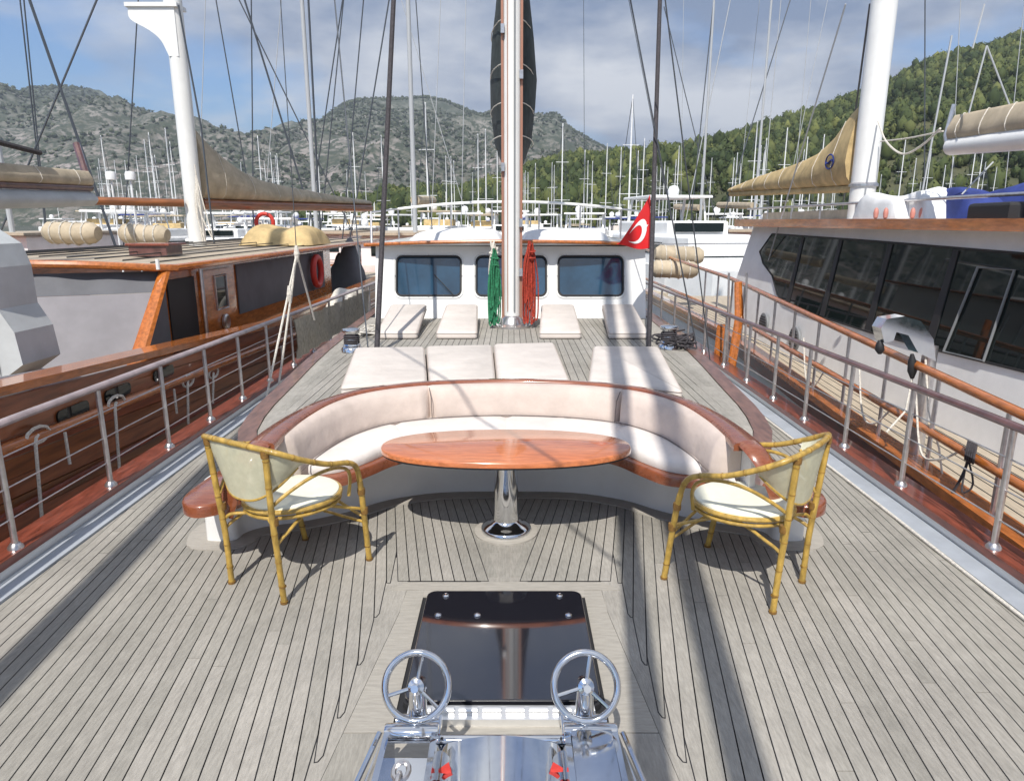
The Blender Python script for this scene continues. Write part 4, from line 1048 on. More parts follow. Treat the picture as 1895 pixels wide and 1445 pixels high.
# ================================================================== brown wooden gulet on the port side
lb = thing('wooden_gulet', (-6.0, 8, 0), 'brown varnished wooden gulet with grey canvas covered deckhouse moored to port', 'boat')
def shx(y): return -3.30-(0.05*max(0, 1.0-y)**1.75)
def shz(y): return max(0.40, 0.72-0.060*(y-4.35))+0.02*max(0, 3-y)
LYS = ysamp(-3.5, 24, 0.6)
def strip(mb, ys, fa, fb, th):   # curved strake between two curves with thickness towards -x
    k = len(ys); vs = []
    for y in ys:
        a, b = Vector(fa(y)), Vector(fb(y)); vs += [a, b, b-Vector((th, 0, 0)), a-Vector((th, 0, 0))]
    fs = [(0, 1, 2, 3), ((k-1)*4+3, (k-1)*4+2, (k-1)*4+1, (k-1)*4)]
    for i in range(k-1):
        for j in range(4): fs.append((i*4+j, (i+1)*4+j, (i+1)*4+(j+1) % 4, i*4+(j+1) % 4))
    return mb.add(vs, fs)
ST_ = 0.135
for k in range(17):
    z0 = k*ST_+0.03; z1 = z0+ST_-0.007
    fx = lambda y, z: shx(y)+0.006*(k % 2)-0.12*max(0, (z-0.6))**1.5-0.0
    mb = MB(); strip(mb, LYS, lambda y: (fx(y, z0), y, shz(y)-z0), lambda y: (fx(y, z1), y, shz(y)-z1), 0.04)
    mb.build('strake', brown_hull, lb)
MB().prism([(shx(y)-0.035, y) for y in LYS]+[(-9.2, 24), (-9.2, 0), (-8.0, -3.5)], WATER-0.3, 0.04).build('hull', brown_hull, lb)
mb = MB(); strip(mb, LYS, lambda y: (shx(y)+0.05, y, shz(y)+0.06), lambda y: (shx(y)+0.05, y, shz(y)), 0.24); mb.build('cap_rail', orange_wood, lb)
MB().tube([(shx(y)+0.035, y, 0.375-0.036*(y-4.36)) for y in LYS], 0.042, n=10).build('rubbing_strake', orange_wood, lb, smooth=True)
MB().tube([(shx(y)+0.012, y, -0.06-0.030*(y-4.36)) for y in LYS], 0.026, n=8).build('rubbing_strake', mahog_rail, lb, smooth=True)
MB().prism([(shx(y)-0.2, y) for y in LYS]+[(-9.0, 24), (-9.0, 0), (-8.0, -3.2)], 0.045, 0.15).build('deck', beigedeck, lb)
for px, py in ((132, 762), (215, 726), (300, 690)):
    p = atX(px, py, -3.3); MB().prism(rrect(p.y-0.19, p.y+0.19, p.z-0.05, p.z+0.05, 0.04), -3.29, -3.278, f=lambda a, b, c: (c, a, b)).build('porthole', blackglass, lb)
# fender ropes looped round the strake
for px, py, ln in ((215, 745, 0.75), (70, 805, 0.75), (348, 705, 0.4), (395, 690, 0.3)):
    p = atX(px, py, -3.24)
    MB().tube(spline([p, p+Vector((0.02, -0.06, -0.03)), p+Vector((0.03, -0.10, -0.3*ln)), p+Vector((0.03, -0.16, -ln))], 4), 0.012, n=6).build('fender_rope', ropew, lb)
    mb = MB(); mb.tube([p+Vector((0.0, 0.12*cos(t), 0.055*sin(t))) for t in [2*pi*i/10 for i in range(10)]], 0.012, n=5, closed=True); mb.build('rope_loop', ropew, lb)
for px, py in ((120, 800), (322, 720), (520, 640)):
    p = atX(px, py, -3.22); MB().tube([p, p-Vector((0, 0, 0.24))], 0.012, n=6).build('rail_post', ropew, lb)
# deckhouse
DX = -3.9
def lq(px, py): 
    p = atX(px, py, DX); return p
cor_t = Vector((DX, 7.85, 1.27)); cor_b = Vector((DX, 6.85, 0.16))
sidepoly = [cor_b, Vector((DX, 15.2, 0.16)), Vector((DX, 15.2, 1.27)), cor_t]
dh = MB().prism([(p.y, p.z) for p in sidepoly], DX-0.05, DX-0.02, f=lambda a, b, c: (c, a, b)).build('side_wall', orange_wood, lb)
def sidepanel(pts, m, name, off, th=0.015, par=lb):
    return MB().prism([(p.y, p.z) for p in pts], DX+off-th, DX+off, f=lambda a, b, c: (c, a, b)).build(name, m, par)
sidepanel([Vector((DX, 7.08, 0.45)), Vector((DX, 7.86, 0.45)), Vector((DX, 7.86, 1.2)), Vector((DX, 7.80, 1.2))], greycanvas, 'canvas_panel', 0.0)
sidepanel([Vector((DX, 9.95, 0.52)), Vector((DX, 14.6, 0.50)), Vector((DX, 14.6, 1.22)), Vector((DX, 9.95, 1.22))], greycanvas, 'canvas_panel', 0.0)
sidepanel([Vector((DX, 7.92, 0.18)), Vector((DX, 8.60, 0.18)), Vector((DX, 8.60, 1.16)), Vector((DX, 7.92, 1.16))], black, 'doorway_shade', 0.0)  # black sheet over the wall, painting in the shade of an open doorway
dr = sidepanel([Vector((DX, 8.80, 0.18)), Vector((DX, 9.75, 0.18)), Vector((DX, 9.75, 1.2)), Vector((DX, 8.80, 1.2))], orange_wood, 'door', 0.02, 0.03)
mbf = MB(); mbf.tube([(DX+0.03, a_, b_) for a_, b_ in ((9.12, 0.68), (9.48, 0.68), (9.48, 1.12), (9.12, 1.12))], 0.016, n=6, closed=True); mbf.build('pane_frame', steel, dr)
sidepanel([Vector((DX, 9.14, 0.70)), Vector((DX, 9.46, 0.70)), Vector((DX, 9.46, 1.10)), Vector((DX, 9.14, 1.10))], blackglass, 'pane', 0.026, 0.006, dr)
Mv = Matrix.Translation((DX+0.03, 9.32, 0.50)) @ Matrix.Rotation(radians(90), 4, 'Y')
MB().lathe([(0.10, 0), (0.105, 0.03), (0.085, 0.045), (0.03, 0.03), (0, 0.03)], n=20, M=Mv).build('vent_cover', steel, dr, smooth=True)
MB().tube([(DX+0.05, 8.69, 0.16), (DX+0.05, 8.69, 1.24)], 0.026, n=8).build('grab_pole', steel, lb, smooth=True)
MB().tube([cor_b+Vector((0.02, -0.04, -0.02)), cor_t+Vector((0.02, 0, 0))], [0.10, 0.065], n=8, flat=0.6).build('corner_post', orange_wood, lb, smooth=True)
# raked front with light canvas
def front(u, v): 
    x = DX-0.03-3.6*u; y = cor_b.y+(cor_t.y-cor_b.y)*v+0.2-0.9*sin(pi*u)*0.6-0.2
    return (x, y+0.015*sin(u*40)*v, 0.16+1.11*v)
mb = MB(); mb.grid(lambda u, v: front(u, v*0.80), 40, 6); mb.build('front_canvas', midcanvas, lb, smooth=True)
mb = MB(); mb.grid(lambda u, v: Vector(front(u, 0.80+v*0.2))+Vector((0, 0.03, 0)), 40, 2); mb.build('windscreen', greycanvas, lb, smooth=True)
roofpl = [(-3.78, 7.9), (-3.95, 7.72), (-4.6, 7.45), (-5.7, 7.2), (-6.8, 7.45), (-7.6, 7.8), (-7.75, 8.2), (-7.75, 21), (-3.78, 21)]
cam_l = lambda x, y, z: (x, y, z+0.10*(1-((x+5.76)/2.0)**2))
MB().prism(roofpl, 1.275, 1.33, f=cam_l).build('roof', beigedeck, lb)
mb = MB(); mb.tube([(-3.77, 21, 1.30)]+[cam_l(x, y, 1.30) for x, y in roofpl[:-2]], 0.042, n=8); mb.build('roof_edge', orange_wood, lb, smooth=True)
for k in range(12):
    x = -4.05-k*0.31; mb = MB(); mb.tube([cam_l(x, 7.9, 1.335), cam_l(x, 20.5, 1.335)], 0.008, n=4); mb.build('deck_batten', caulk, lb)
# rolled awnings and gear on the roof
def bundle(label, p0, p1, r, m, grp=None, cat='awning roll', nm='awning_roll'):
    p0, p1 = Vector(p0), Vector(p1); pts = [p0.lerp(p1, t) for t in [i/10 for i in range(11)]]
    pts = [p+Vector((0, 0, 0.02*noise.noise(Vector((i*0.9, r*9, 1))))) for i, p in enumerate(pts)]
    rs = [r*(0.65 if i in (0, 10) else 1)*(1+0.12*noise.noise(Vector((i*0.8, 3, r)))) for i in range(11)]
    mb = MB(); mb.tube(pts, rs, n=14, flat=0.9); o = mb.build(nm, m, None, smooth=True); tag(o, label, cat, grp)
    mb = MB()
    for i in (2, 4, 6, 8): mb.tube([pts[i]+Vector(((p1-p0).normalized().y*0, 0, 0))+ (Vector((0, rs[i]*1.04*cos(t), rs[i]*0.95*sin(t))) if abs(p1.x-p0.x) > abs(p1.y-p0.y) else Vector((rs[i]*1.04*cos(t), 0, rs[i]*0.95*sin(t)))) for t in [2*pi*j/12 for j in range(12)]], 0.012, n=4, closed=True)
    q = mb.build('lashing', ropew, o); return o
bundle('rolled tan awning at the far port end of the brown boat\'s roof', atY(85, 432, 11.5), atY(182, 432, 11.5), 0.19, tan_grey, 'rolled awnings on the brown boat')
bundle('rolled tan awning left of the white mast with the tapered bracket', atY(225, 434, 11.8), atY(310, 436, 11.8), 0.18, tan_grey, 'rolled awnings on the brown boat')
q = atY(525, 455, 14.5); o = lump('gear_cover', tan, q.x-0.65, q.x+0.75, 13.8, 15.4, 1.36, 0.36, seed=8); tag(o, 'crumpled tan canvas heap at the aft starboard corner of the brown boat\'s roof', 'canvas cover')
bx = thing('skylight_box', atY(290, 490, 9.6), 'dark varnished box with a lid on the brown boat\'s roof edge', 'skylight box')
q = atY(290, 487, 9.6)
MB().prism([(q.x-0.25, q.y-0.2), (q.x+0.25, q.y-0.2), (q.x+0.25, q.y+0.25), (q.x-0.25, q.y+0.25)], 1.36, 1.50).build('body', raildark, bx)
MB().prism([(q.x-0.28, q.y-0.23), (q.x+0.30, q.y-0.23), (q.x+0.30, q.y+0.28), (q.x-0.28, q.y+0.28)], 1.50, 1.53, bevel=0.01).build('lid', mahog_rail, bx)
p = atX(293, 500, -3.78); MB().tube([(p.x, p.y, 1.31), (p.x, p.y, 1.42)], 0.02, n=8).build('light_post', white_gel, lb)
# lifebuoy on the aft corner of the deckhouse
p = atX(587, 502, -3.80); M = Matrix.Translation(p) @ Matrix.Rotation(radians(90), 4, 'Y')
mb = MB(); mb.tube([M @ Vector((0.27*cos(t), 0.27*sin(t), 0)) for t in [2*pi*i/24 for i in range(24)]], 0.06, n=10, closed=True)
tag(mb.build('lifebuoy', redpaint, None, smooth=True), 'red lifebuoy hanging at the aft end of the brown boat\'s grey deckhouse', 'lifebuoy')
p = atY(490, 412, 16); M = Matrix.Translation(p) @ Matrix.Rotation(radians(90), 4, 'X')
mb = MB(); mb.tube([M @ Vector((0.19*cos(t), 0.19*sin(t), 0)) for t in [2*pi*i/24 for i in range(24)]], 0.045, n=10, closed=True); mb.tube([p-Vector((0, 0, 0.2)), (p.x, p.y, 1.4)], 0.02)
tag(mb.build('lifebuoy', redpaint, None, smooth=True), 'red lifebuoy on a post above the tan heap on the brown boat', 'lifebuoy')
# main mast, boom and sail of the brown gulet
lm = thing('gulet_mast', (-6.2, 14, 1.4), 'thick white mast with a tapered bracket near its top on the brown boat', 'mast')
MB().tube([(-6.2, 14, 1.35), (-6.2, 14, 8), (-6.2, 14, 21)], [0.165, 0.16, 0.10], n=24).build('mast_pole', white_gel, lm, smooth=True)
# bracket (tapering cross-tree)
zt = atY(250, 18, 14).z; zb = atY(318, 92, 14).z; xl = atY(247, 20, 14).x
pf = spline([(-6.30, 0, zb-0.15), (-6.42, 0, zb+0.12), (-6.62, 0, zt-0.38), (xl, 0, zt-0.20), (xl-0.02, 0, zt)], 4)
prof = [(p.x, p.z) for p in pf]+[(-6.12, zt), (-6.12, zb-0.15)]
MB().prism(prof, 13.84, 14.16, f=lambda a, b, c: (a, c, b)).build('bracket', white_gel, lm)
MB().prism([(xl-0.06, zt), (-6.05, zt), (-6.05, zt+0.07), (xl-0.06, zt+0.07)], 13.80, 14.20, f=lambda a, b, c: (a, c, b)).build('bracket_top', white_gel, lm)
B0, B1 = Vector((-6.15, 14.2, 2.15)), Vector((-4.55, 23.0, 2.25))
MB().tube([B0, B1], 0.11, n=12).build('boom', brown_hull, lm, smooth=True)
MB().tube([Vector((-6.3, 13.8, 2.16)), Vector((-7.7, 13.0, 2.18))], 0.075, n=12).build('short_boom', brown_hull, lm, smooth=True)
def sailbag(name, m, par, A, B, topfn, wid, zoff=0.10, n=40):
    secs = []
    for i in range(n+1):
        t = i/n; p = A.lerp(B, t); h = topfn(t); w_ = wid*(1-0.45*t)
        ring = []
        for j in range(14):
            a_ = 2*pi*j/14; c_, s_ = cos(a_), sin(a_)
            zz = zoff+h*(0.5+0.5*s_); ww = w_*c_*(1-0.75*max(0, (zz-zoff)/max(h, 0.01))**1.3)
            k_ = 1+0.16*noise.noise(Vector((t*7, zz*3, c_)))+0.10*noise.noise(Vector((t*34+zz*7, zz*2, c_*2)))
            ring.append(p+Vector((ww*k_, 0, zz)))
        secs.append(ring)
    mb = MB(); loft(mb, secs); o = mb.build(name, m, par, smooth=True, auto=80)
    for i in range(3, n, 5):
        ring = [A.lerp(B, i/n)+(p-A.lerp(B, i/n))*1.015 for p in secs[i]]
        MB().tube(ring, 0.006, n=4, closed=True).build('lacing', ropew, o)
    return o
LT = [(0, 1.35), (0.03, 1.15), (0.10, 0.85), (0.18, 0.60), (0.26, 0.46), (0.4, 0.36), (0.7, 0.22), (1, 0.12)]
sailbag('furled_sail', tan_grey, lm, B0, B1, lambda t: interp(LT, t), 0.22)
mb = MB(); 
for k in range(6): mb.tube(spline([(-6.0+random.uniform(-.05, .25), 13.8, 1.4), (-6.05+random.uniform(-.05, .15), 13.8, 2.0), (-6.03, 13.83, 2.6+0.3*random.random())], 5), 0.013, n=5)
mb.build('halyard', ropew, lm, smooth=True)
MB().tube([atY(330, 10, 13.6), atY(372, 235, 13.7), (-5.75, 13.7, 1.4)], 0.018, n=6).build('stay', wire, lm)
# fore boom with furled sail that reaches into the picture from the left
fb = thing('fore_boom', (-6.2, 7, 2.2), 'fore boom of the brown boat with a furled tan sail above a grey canvas strip', 'boom')
F0, F1 = Vector((-6.4, 4.2, 2.16)), Vector((-6.13, 10.5, 2.28))
MB().tube([F0, F1], 0.05, n=10).build('spar', raildark, fb, smooth=True)
sailbag('furled_sail', tan_grey, fb, F0, F1, lambda t: 0.27-0.06*t, 0.17, zoff=0.03)
mb = MB(); mb.grid(lambda u, v: F0.lerp(F1, u)+Vector((0.10*sin(v*3), 0, -0.05-0.20*v-0.05*sin(u*pi)*v)), 20, 5); mb.build('canvas_strip', lightcanvas, fb, smooth=True)
MB().tube([F1+Vector((0, 0, 0)), F1+Vector((-0.35, 0.4, 0.65))], 0.05, n=8).build('gaff_jaw', raildark, fb)
MB().tube([(-6.45, 4.1, 0.4), (-6.45, 4.1, 20)], 0.14, n=16).build('foremast_pole', white_gel, fb, smooth=True)
mb = MB(); mb.tube(spline([F0+Vector((0, -.1, 0.75)), F0.lerp(F1, 0.5)+Vector((0, 0, 0.62)), F0.lerp(F1, 0.85)+Vector((0, 0, 0.42))], 5), 0.035, n=6); mb.build('lazy_jack', ropeb, fb)
# light grey canvas over the gear at the far left
gc = [atY(*p, 5.6) for p in ((-260, 400), (0, 425), (40, 450), (58, 490), (70, 560), (98, 600), (112, 655), (62, 692), (-260, 730))]
gcs = [Vector((p.x, p.z, 0)) for p in gc[1:-1]]; mb = MB(); mb.prism([(gc[0].x, gc[0].z)]+[(p.x, p.y) for p in gcs]+[(gc[-1].x, gc[-1].z)], 5.15, 5.6, f=lambda a, b, c: (a, c, b), bevel=0.0); o = mb.build('gear_cover', lightcanvas, None); tag(o, 'tall light grey canvas cover at the far left on the brown boat\'s foredeck', 'canvas cover')
MB().box((gc[2].x-0.28, 5.12, gc[3].z-0.28), (gc[2].x-0.02, 5.149, gc[3].z-0.12)).build('white_patch', whitecanvas, o)
for k in range(5): MB().tube([(gc[3].x-0.06-0.16*k, 5.135, gc[3].z-0.3), (gc[3].x-0.06-0.16*k, 5.135, gc[7].z+0.1)], 0.006, n=4).build('seam', greyplastic, o)
p = atY(95, 660, 5.9); o = lump('net_heap', greyplastic, p.x-0.16, p.x+0.22, 5.3, 5.46, 0.42, 0.22, seed=3, nu=14, nv=8); tag(o, 'grey heap of netting beside the light grey canvas cover', 'net')
MB().tube([atX(-300, 745, -3.5), atX(0, 702, -3.5), atX(112, 682, -3.5)], 0.018, n=8).build('pulpit_tube', steel, lb)
# unseen furled jib, added to cast the broad shadow along the port deck
fs_ = thing('furled_jib', (-1.9, -4.2, 1.5), 'unseen furled jib added to cast the long shadow on the port deck', 'furled sail')
MB().tube([(-1.9, -4.2, 1.5), (-2.2, -3.1, 2.7), (-7.2, 13.4, 20)], [0.04, 0.10, 0.08], n=10).build('rolled_sail', tan, fs_, smooth=True)
sp2 = MB().tube([(-4.6, -3.2, 0.8), (-1.85, -4.3, 1.45)], [0.1, 0.06], n=10).build('bowsprit', brown_hull, lb, smooth=True)  # added out of view to carry the foot of the shadow-casting jib
MB().tube([(CX-0.02, -0.13, 4.4), (-4.5, 6.0, 7.5), (-5.0, 6.5, 8.0)], 0.012, n=6).build('halyard', ropeb, lm)  # unseen line, its run chosen to throw the thin diagonal shadow over the sunpads

# ================================================================== grey gulet on the starboard side
rb = thing('white_gulet', (5.0, 8, 0), 'pale grey gulet with a long black window band and orange varnished rails moored to starboard', 'boat')
def rx(y): return 3.02+0.085*(min(y, 12)-3.9)*1.0-0.05*max(0, 1-y)**1.6*-1
RYS = ysamp(-2, 20, 0.8)
MB().prism([(rx(y)+0.05, y) for y in RYS]+[(9.5, 20), (9.5, -2)], WATER-0.3, -0.28).build('hull', white_far, rb)
MB().prism([(rx(y)+0.12, y) for y in RYS]+[(9.4, 20), (9.4, -2)], -0.28, -0.25).build('side_deck', beigedeck, rb)
for k in range(9):
    mb = MB(); mb.tube([(rx(y)+0.22+k*0.12, y, -0.2495) for y in RYS], 0.005, n=4); mb.build('deck_seam', caulk, rb)
mb = MB(); strip(mb, RYS, lambda y: (rx(y)+0.16, y, -0.03), lambda y: (rx(y)+0.16, y, -0.10), 0.20); mb.build('covering_board', orange_wood, rb)
mb = MB(); strip(mb, RYS, lambda y: (rx(y)+0.12, y, -0.10), lambda y: (rx(y)+0.10, y, -0.30), 0.08); mb.build('bulwark', mahog_rail, rb)
rz = lambda y: 0.67+0.024*(y-3.9)
for f, r, nm in ((rz, 0.034, 'top_rail'), (lambda y: 0.26, 0.034, 'middle_rail')):
    MB().tube([(rx(y)+0.05, y, f(y)) for y in RYS], r, n=10).build(nm, orange_wood, rb, smooth=True)
y = -1.0
while y < 14:
    MB().tube([(rx(y)+0.05, y, -0.05), (rx(y)+0.05, y, rz(y))], 0.017, n=8).build('stanchion', steel, rb, smooth=True); y += 0.86
# superstructure wall with window band
WX = 4.6
LEAN = 0.15
lean = lambda z: (z-1.0)*LEAN            # tumblehome added so the cabin side catches more sun
towL = lambda a, b, c: (c+lean(b), a, b)
wallp = [(2.0, -0.25), (14.2, -0.25), (14.3, 0.5), (13.9, 1.72), (2.0, 1.72)]
MB().prism(wallp, WX, WX+0.1, f=towL).build('side_wall', white_far, rb)
def wallpt(px, py): p = atX(px, py, WX); return (p.y, p.z)
far_top = wallpt(1895, 471); far_bot = wallpt(1895, 683)
e1 = wallpt(1600, 446); sl1 = (far_top[1]-e1[1])/(far_top[0]-e1[0]); e2 = wallpt(1724, 642); sl2 = (far_bot[1]-e2[1])/(far_bot[0]-e2[0])
band = [(2.1, far_top[1]+sl1*(2.1-far_top[0])), far_top, e1, wallpt(1421, 433), wallpt(1403, 466), wallpt(1412, 487), wallpt(1432, 510), wallpt(1446, 545), wallpt(1461, 562), wallpt(1500, 578), wallpt(1560, 595), wallpt(1620, 614), e2, far_bot, (2.1, far_bot[1]+sl2*(2.1-far_bot[0]))]
tow = lambda a, b, c: (c, a, b)
MB().prism(band, WX-0.012, WX+0.0, f=towL).build('window_band', blackglass, rb)
mb = MB(); mb.tube([(WX-0.012+lean(b), a, b) for a, b in band], 0.014, n=5, closed=True); mb.build('window_gasket', black, rb)
for px in (1478, 1548, 1640, 1762):
    t0, b0 = wallpt(px, 445), wallpt(px-12, 640)
    zt_ = interp(sorted([(p[0], p[1]) for p in band[1:4]]), t0[0])-0.02; yy0 = t0[0]
    zb_ = interp(sorted([(p[0], p[1]) for p in band[6:14]]), yy0)+0.02
    MB().prism([(yy0-0.07, zb_), (yy0+0.07, zb_), (yy0+0.05, zt_), (yy0-0.05, zt_)], WX-0.024, WX-0.0125, f=towL).build('window_post', black, rb)
# sliding door in the band
dp = [wallpt(1765, 650), wallpt(1805, 495), wallpt(1872, 500), wallpt(1840, 668)]
mb = MB(); mb.tube([(WX-0.03+lean(b), a, b) for a, b in dp], 0.014, n=6, closed=True); mb.build('door_frame', greyplastic, rb)
# reflections of the real surroundings show in the glass; grilles on the wall
for px, py in ((1430, 600), (1490, 628)):
    p = atX(px, py, WX); xo_ = lean(p.z)-0.012; M = Matrix.Translation((WX+xo_, p.y, p.z)) @ Matrix.Rotation(radians(-90), 4, 'Y')
    gq = MB().lathe([(0.20, -0.01), (0.20, 0.02), (0.17, 0.03), (0.0, 0.03)], n=20, M=M).build('vent_grille', greyplastic, rb, smooth=True)
    mb = MB()
    for k in range(-3, 4):
        h = math.sqrt(max(0, 0.17**2-(k*0.045)**2)); mb.box((WX+xo_-0.036, p.y-h, p.z+k*0.045-0.008), (WX+xo_-0.0305, p.y+h, p.z+k*0.045+0.008))
    o_ = mb.build('grille_bars', black, gq)
MB().prism([(2.0, 1.72), (14.2, 1.72), (14.2, 1.86), (2.0, 1.82)], 4.42, 4.55, f=tow).build('roof_edge', orange_wood, rb)
MB().prism([(2.0, 1.74), (14.2, 1.74), (14.2, 1.83), (2.0, 1.79)], 4.551, 9.4, f=tow).build('roof', white_far, rb)
MB().prism([(9.0, 1.83), (14.0, 1.83), (14.0, 1.98), (9.0, 1.98)], 4.9, 6.0, f=tow).build('roof_seat', beigedeck, rb)
for y0 in (9.6, 10.7, 11.8, 12.9):
    MB().tube([(4.6, y0, 1.84), (4.6, y0, 2.04)], 0.014, n=6).build('roof_rail_post', steel, rb)
MB().tube([(4.6, y, 2.05) for y in (5, 9, 14)], 0.018, n=8).build('roof_rail', steel, rb)
# roof gear
def softlump(name, m, x0, x1, y0, y1, z, h, label, cat, grp=None, seed=0):
    o = lump(name, m, x0, x1, y0, y1, z, h, seed=seed, nu=18, nv=10, amp=0.5); tag(o, label, cat, grp); return o
def roofspot(px, y): return atY(px, 400, y).x
softlump('raft_cover', whitecanvas, roofspot(1632, 8.6), roofspot(1690, 8.6), 8.3, 9.4, 1.82, 0.30, 'white canvas cover on the grey boat\'s roof just right of the mast foot', 'canvas cover', seed=2)
softlump('raft_cover', whitecanvas, roofspot(1692, 8.2), roofspot(1762, 8.2), 8.0, 9.2, 1.82, 0.32, 'white canvas cover on the grey boat\'s roof next to the blue one', 'canvas cover', seed=4)
softlump('awning_bag', bluecanvas, roofspot(1762, 7.9), roofspot(1840, 7.9), 7.6, 8.8, 1.82, 0.30, 'blue canvas bag beside the white covers on the grey boat\'s roof', 'canvas cover', seed=6)
softlump('awning_bag', bluecanvas, roofspot(1850, 9.6), roofspot(1960, 9.6), 9.0, 10.4, 1.84, 0.36, 'large blue canvas heap at the far right of the grey boat\'s roof', 'canvas cover', seed=9)
for px in (1622, 1640, 1690, 1706):
    p = atY(px, 388, 8.1); M = Matrix.Translation((p.x, 8.1, 1.90))
    tag(MB().lathe([(0.0, -0.07), (0.022, -0.05), (0.028, 0), (0.022, 0.04), (0.008, 0.06), (0.0, 0.06)], n=14, M=M).build('buoy', pink, None, smooth=True), 'small pink buoy lying against the white covers on the roof', 'buoy', 'pink buoys on the grey boat roof')
o = thing('roof_hatch', atY(1868, 410, 6.6), 'dark glazed hatch box at the far right edge of the grey boat\'s roof', 'hatch')
q = atY(1868, 410, 6.6); MB().prism([(q.x-0.16, 6.4), (q.x+0.5, 6.4), (q.x+0.5, 7.1), (q.x-0.08, 7.1)], 1.80, 1.98, bevel=0.03).build('body', black, o)
MB().box((q.x-0.02, 6.385, 1.85), (q.x+0.40, 6.399, 1.95)).build('pane', winglass, o)
# mast of the grey gulet with tan sail
rm = thing('gulet_mast', (4.86, 10, 1.8), 'thick white mast rising from the grey boat\'s roof with a tan furled sail behind it', 'mast')
MB().tube([(4.86, 10, 1.8), (4.86, 10, 9), (4.86, 10, 21)], [0.165, 0.16, 0.1], n=24).build('mast_pole', white_gel, rm, smooth=True)
MB().lathe([(0.19, 0), (0.19, 0.03), (0.17, 0.05)], c=(4.86, 10, 2.28), n=20).build('mast_band', steel, rm)
R0, R1 = Vector((4.80, 10.15, 2.26)), Vector((4.92, 16.2, 2.42))
MB().tube([R0, R1], 0.055, n=10).build('boom', tan, rm, smooth=True)
RT = [(0, 1.10), (0.05, 0.98), (0.13, 0.70), (0.22, 0.52), (0.32, 0.44), (0.45, 0.37), (0.7, 0.27), (1, 0.10)]
sb = sailbag('furled_sail', tan, rm, R0, R1, lambda t: interp(RT, t), 0.20, zoff=0.04)
# round blue emblem on the sail bag: ring with a wave mark
p = atX(1538, 297, 4.66)
mb = MB(); Me = Matrix.Translation((4.64, p.y, p.z-0.02)) @ Matrix.Rotation(radians(-90), 4, 'Y') 
mb.tube([Me @ Vector((0.10*cos(t), 0.13*sin(t), 0)) for t in [2*pi*i/20 for i in range(20)]], 0.012, n=4, closed=True)
mb.tube([Me @ Vector((0.02*sin(t*6), -0.10+0.2*t, 0)) for t in [i/8 for i in range(9)]], 0.016, n=4)
mb.build('emblem', bluecanvas, rm)
for a_, b_, r in (((1565, 8), (1480, 290), 0.012), ((1610, 8), (1580, 230), 0.014), ((1617, 8), (1600, 200), 0.008)):
    line('stay', [atY(*a_, 10.2), atY(*b_, 11.5), Vector(atY(*b_, 11.5)).lerp(atY(*a_, 10.2), -1.0)], r, wirelight if a_[0] == 1565 else wire, rm)
mb = MB(); mb.tube(spline([atY(1625, 225, 9.8), atY(1640, 262, 9.2), atY(1670, 285, 8.8), atY(1705, 270, 8.4), atY(1740, 238, 8.0)], 6), 0.012, n=6); mb.tube(spline([atY(1630, 262, 9.8), atY(1680, 256, 9), atY(1745, 243, 8.0)], 6), 0.010, n=6)
mb.build('slack_line', ropew, rm, smooth=True)
rf = thing('fore_boom', (4.8, 6, 2.4), 'fore boom of the grey boat with a furled faded tan sail at the top right', 'boom')
Q1, Q0 = Vector(atY(1760, 272, 7.6)), Vector(atY(2300, 215, 4.6))
MB().tube([Q0, Q1], [0.12, 0.085], n=12).build('spar', white_far, rf, smooth=True)
sailbag('furled_sail', tan_grey, rf, Q0, Q1, lambda t: 0.30-0.05*t, 0.15, zoff=0.06)
MB().tube([Q0+Vector((0.3, -0.6, -2.4)), Q0+Vector((0.3, -0.6, 15))], 0.14, n=16).build('foremast_pole', white_far, rf, smooth=True)
line('end_fitting', [Q1+Vector((-0.02, 0, -0.06)), Q1+Vector((-0.04, 0.06, 0.12)), Q1+Vector((0.0, 0.05, 0.42))], 0.022, steel, rf)
for a_, b_ in (((1826, 85), (1868, 195)), ((1826, 85), (1793, 210)), ((1822, 8), (1800, 90)), ((1838, 300), (1780, 360))):
    line('stay', [atY(*a_, 7.2), atY(*b_, 7.2)], 0.008, wirelight, rf)

# davit on the starboard boat
dv = thing('davit', (3.3, 5.4, -0.25), 'stainless davit with a hooded head and hanging blocks beside the orange rails', 'davit')
dpx = Vector((3.30, 5.4, -0.25)); tz = atY(1705, 640, 5.4).z
MB().tube([dpx, (3.30, 5.4, tz)], 0.055, n=18).build('post', steel, dv, smooth=True)
hp = [atY(*p, 5.4) for p in ((1722, 665), (1718, 625), (1695, 592), (1665, 583), (1632, 588), (1622, 605), (1628, 632), (1645, 628), (1650, 612), (1672, 618), (1690, 650))]
MB().prism([(p.x, p.z) for p in hp], 5.33, 5.47, f=lambda a, b, c: (a, c, b)).build('hood', chrome, dv)
for px, y0, y1 in ((1628, 630, 655), (1688, 655, 700)):
    a_, b_ = atY(px, y0, 5.38), atY(px, y1, 5.38)
    MB().tube([a_, a_.lerp(b_, .3), a_.lerp(b_, .7), b_], [0.012, 0.03, 0.035, 0.014], n=10).build('block', black, dv, smooth=True)
MB().tube([atY(1688, 700, 5.38), atY(1676, 760, 5.3), atY(1640, 800, 5.2)], 0.008, n=6).build('fall_rope', ropew, dv)
MB().tube([atY(1712, 650, 5.38), atY(1718, 760, 5.2), atY(1738, 830, 5.0), atY(1745, 890, 4.9)], 0.008, n=6).build('fall_rope', ropew, dv)
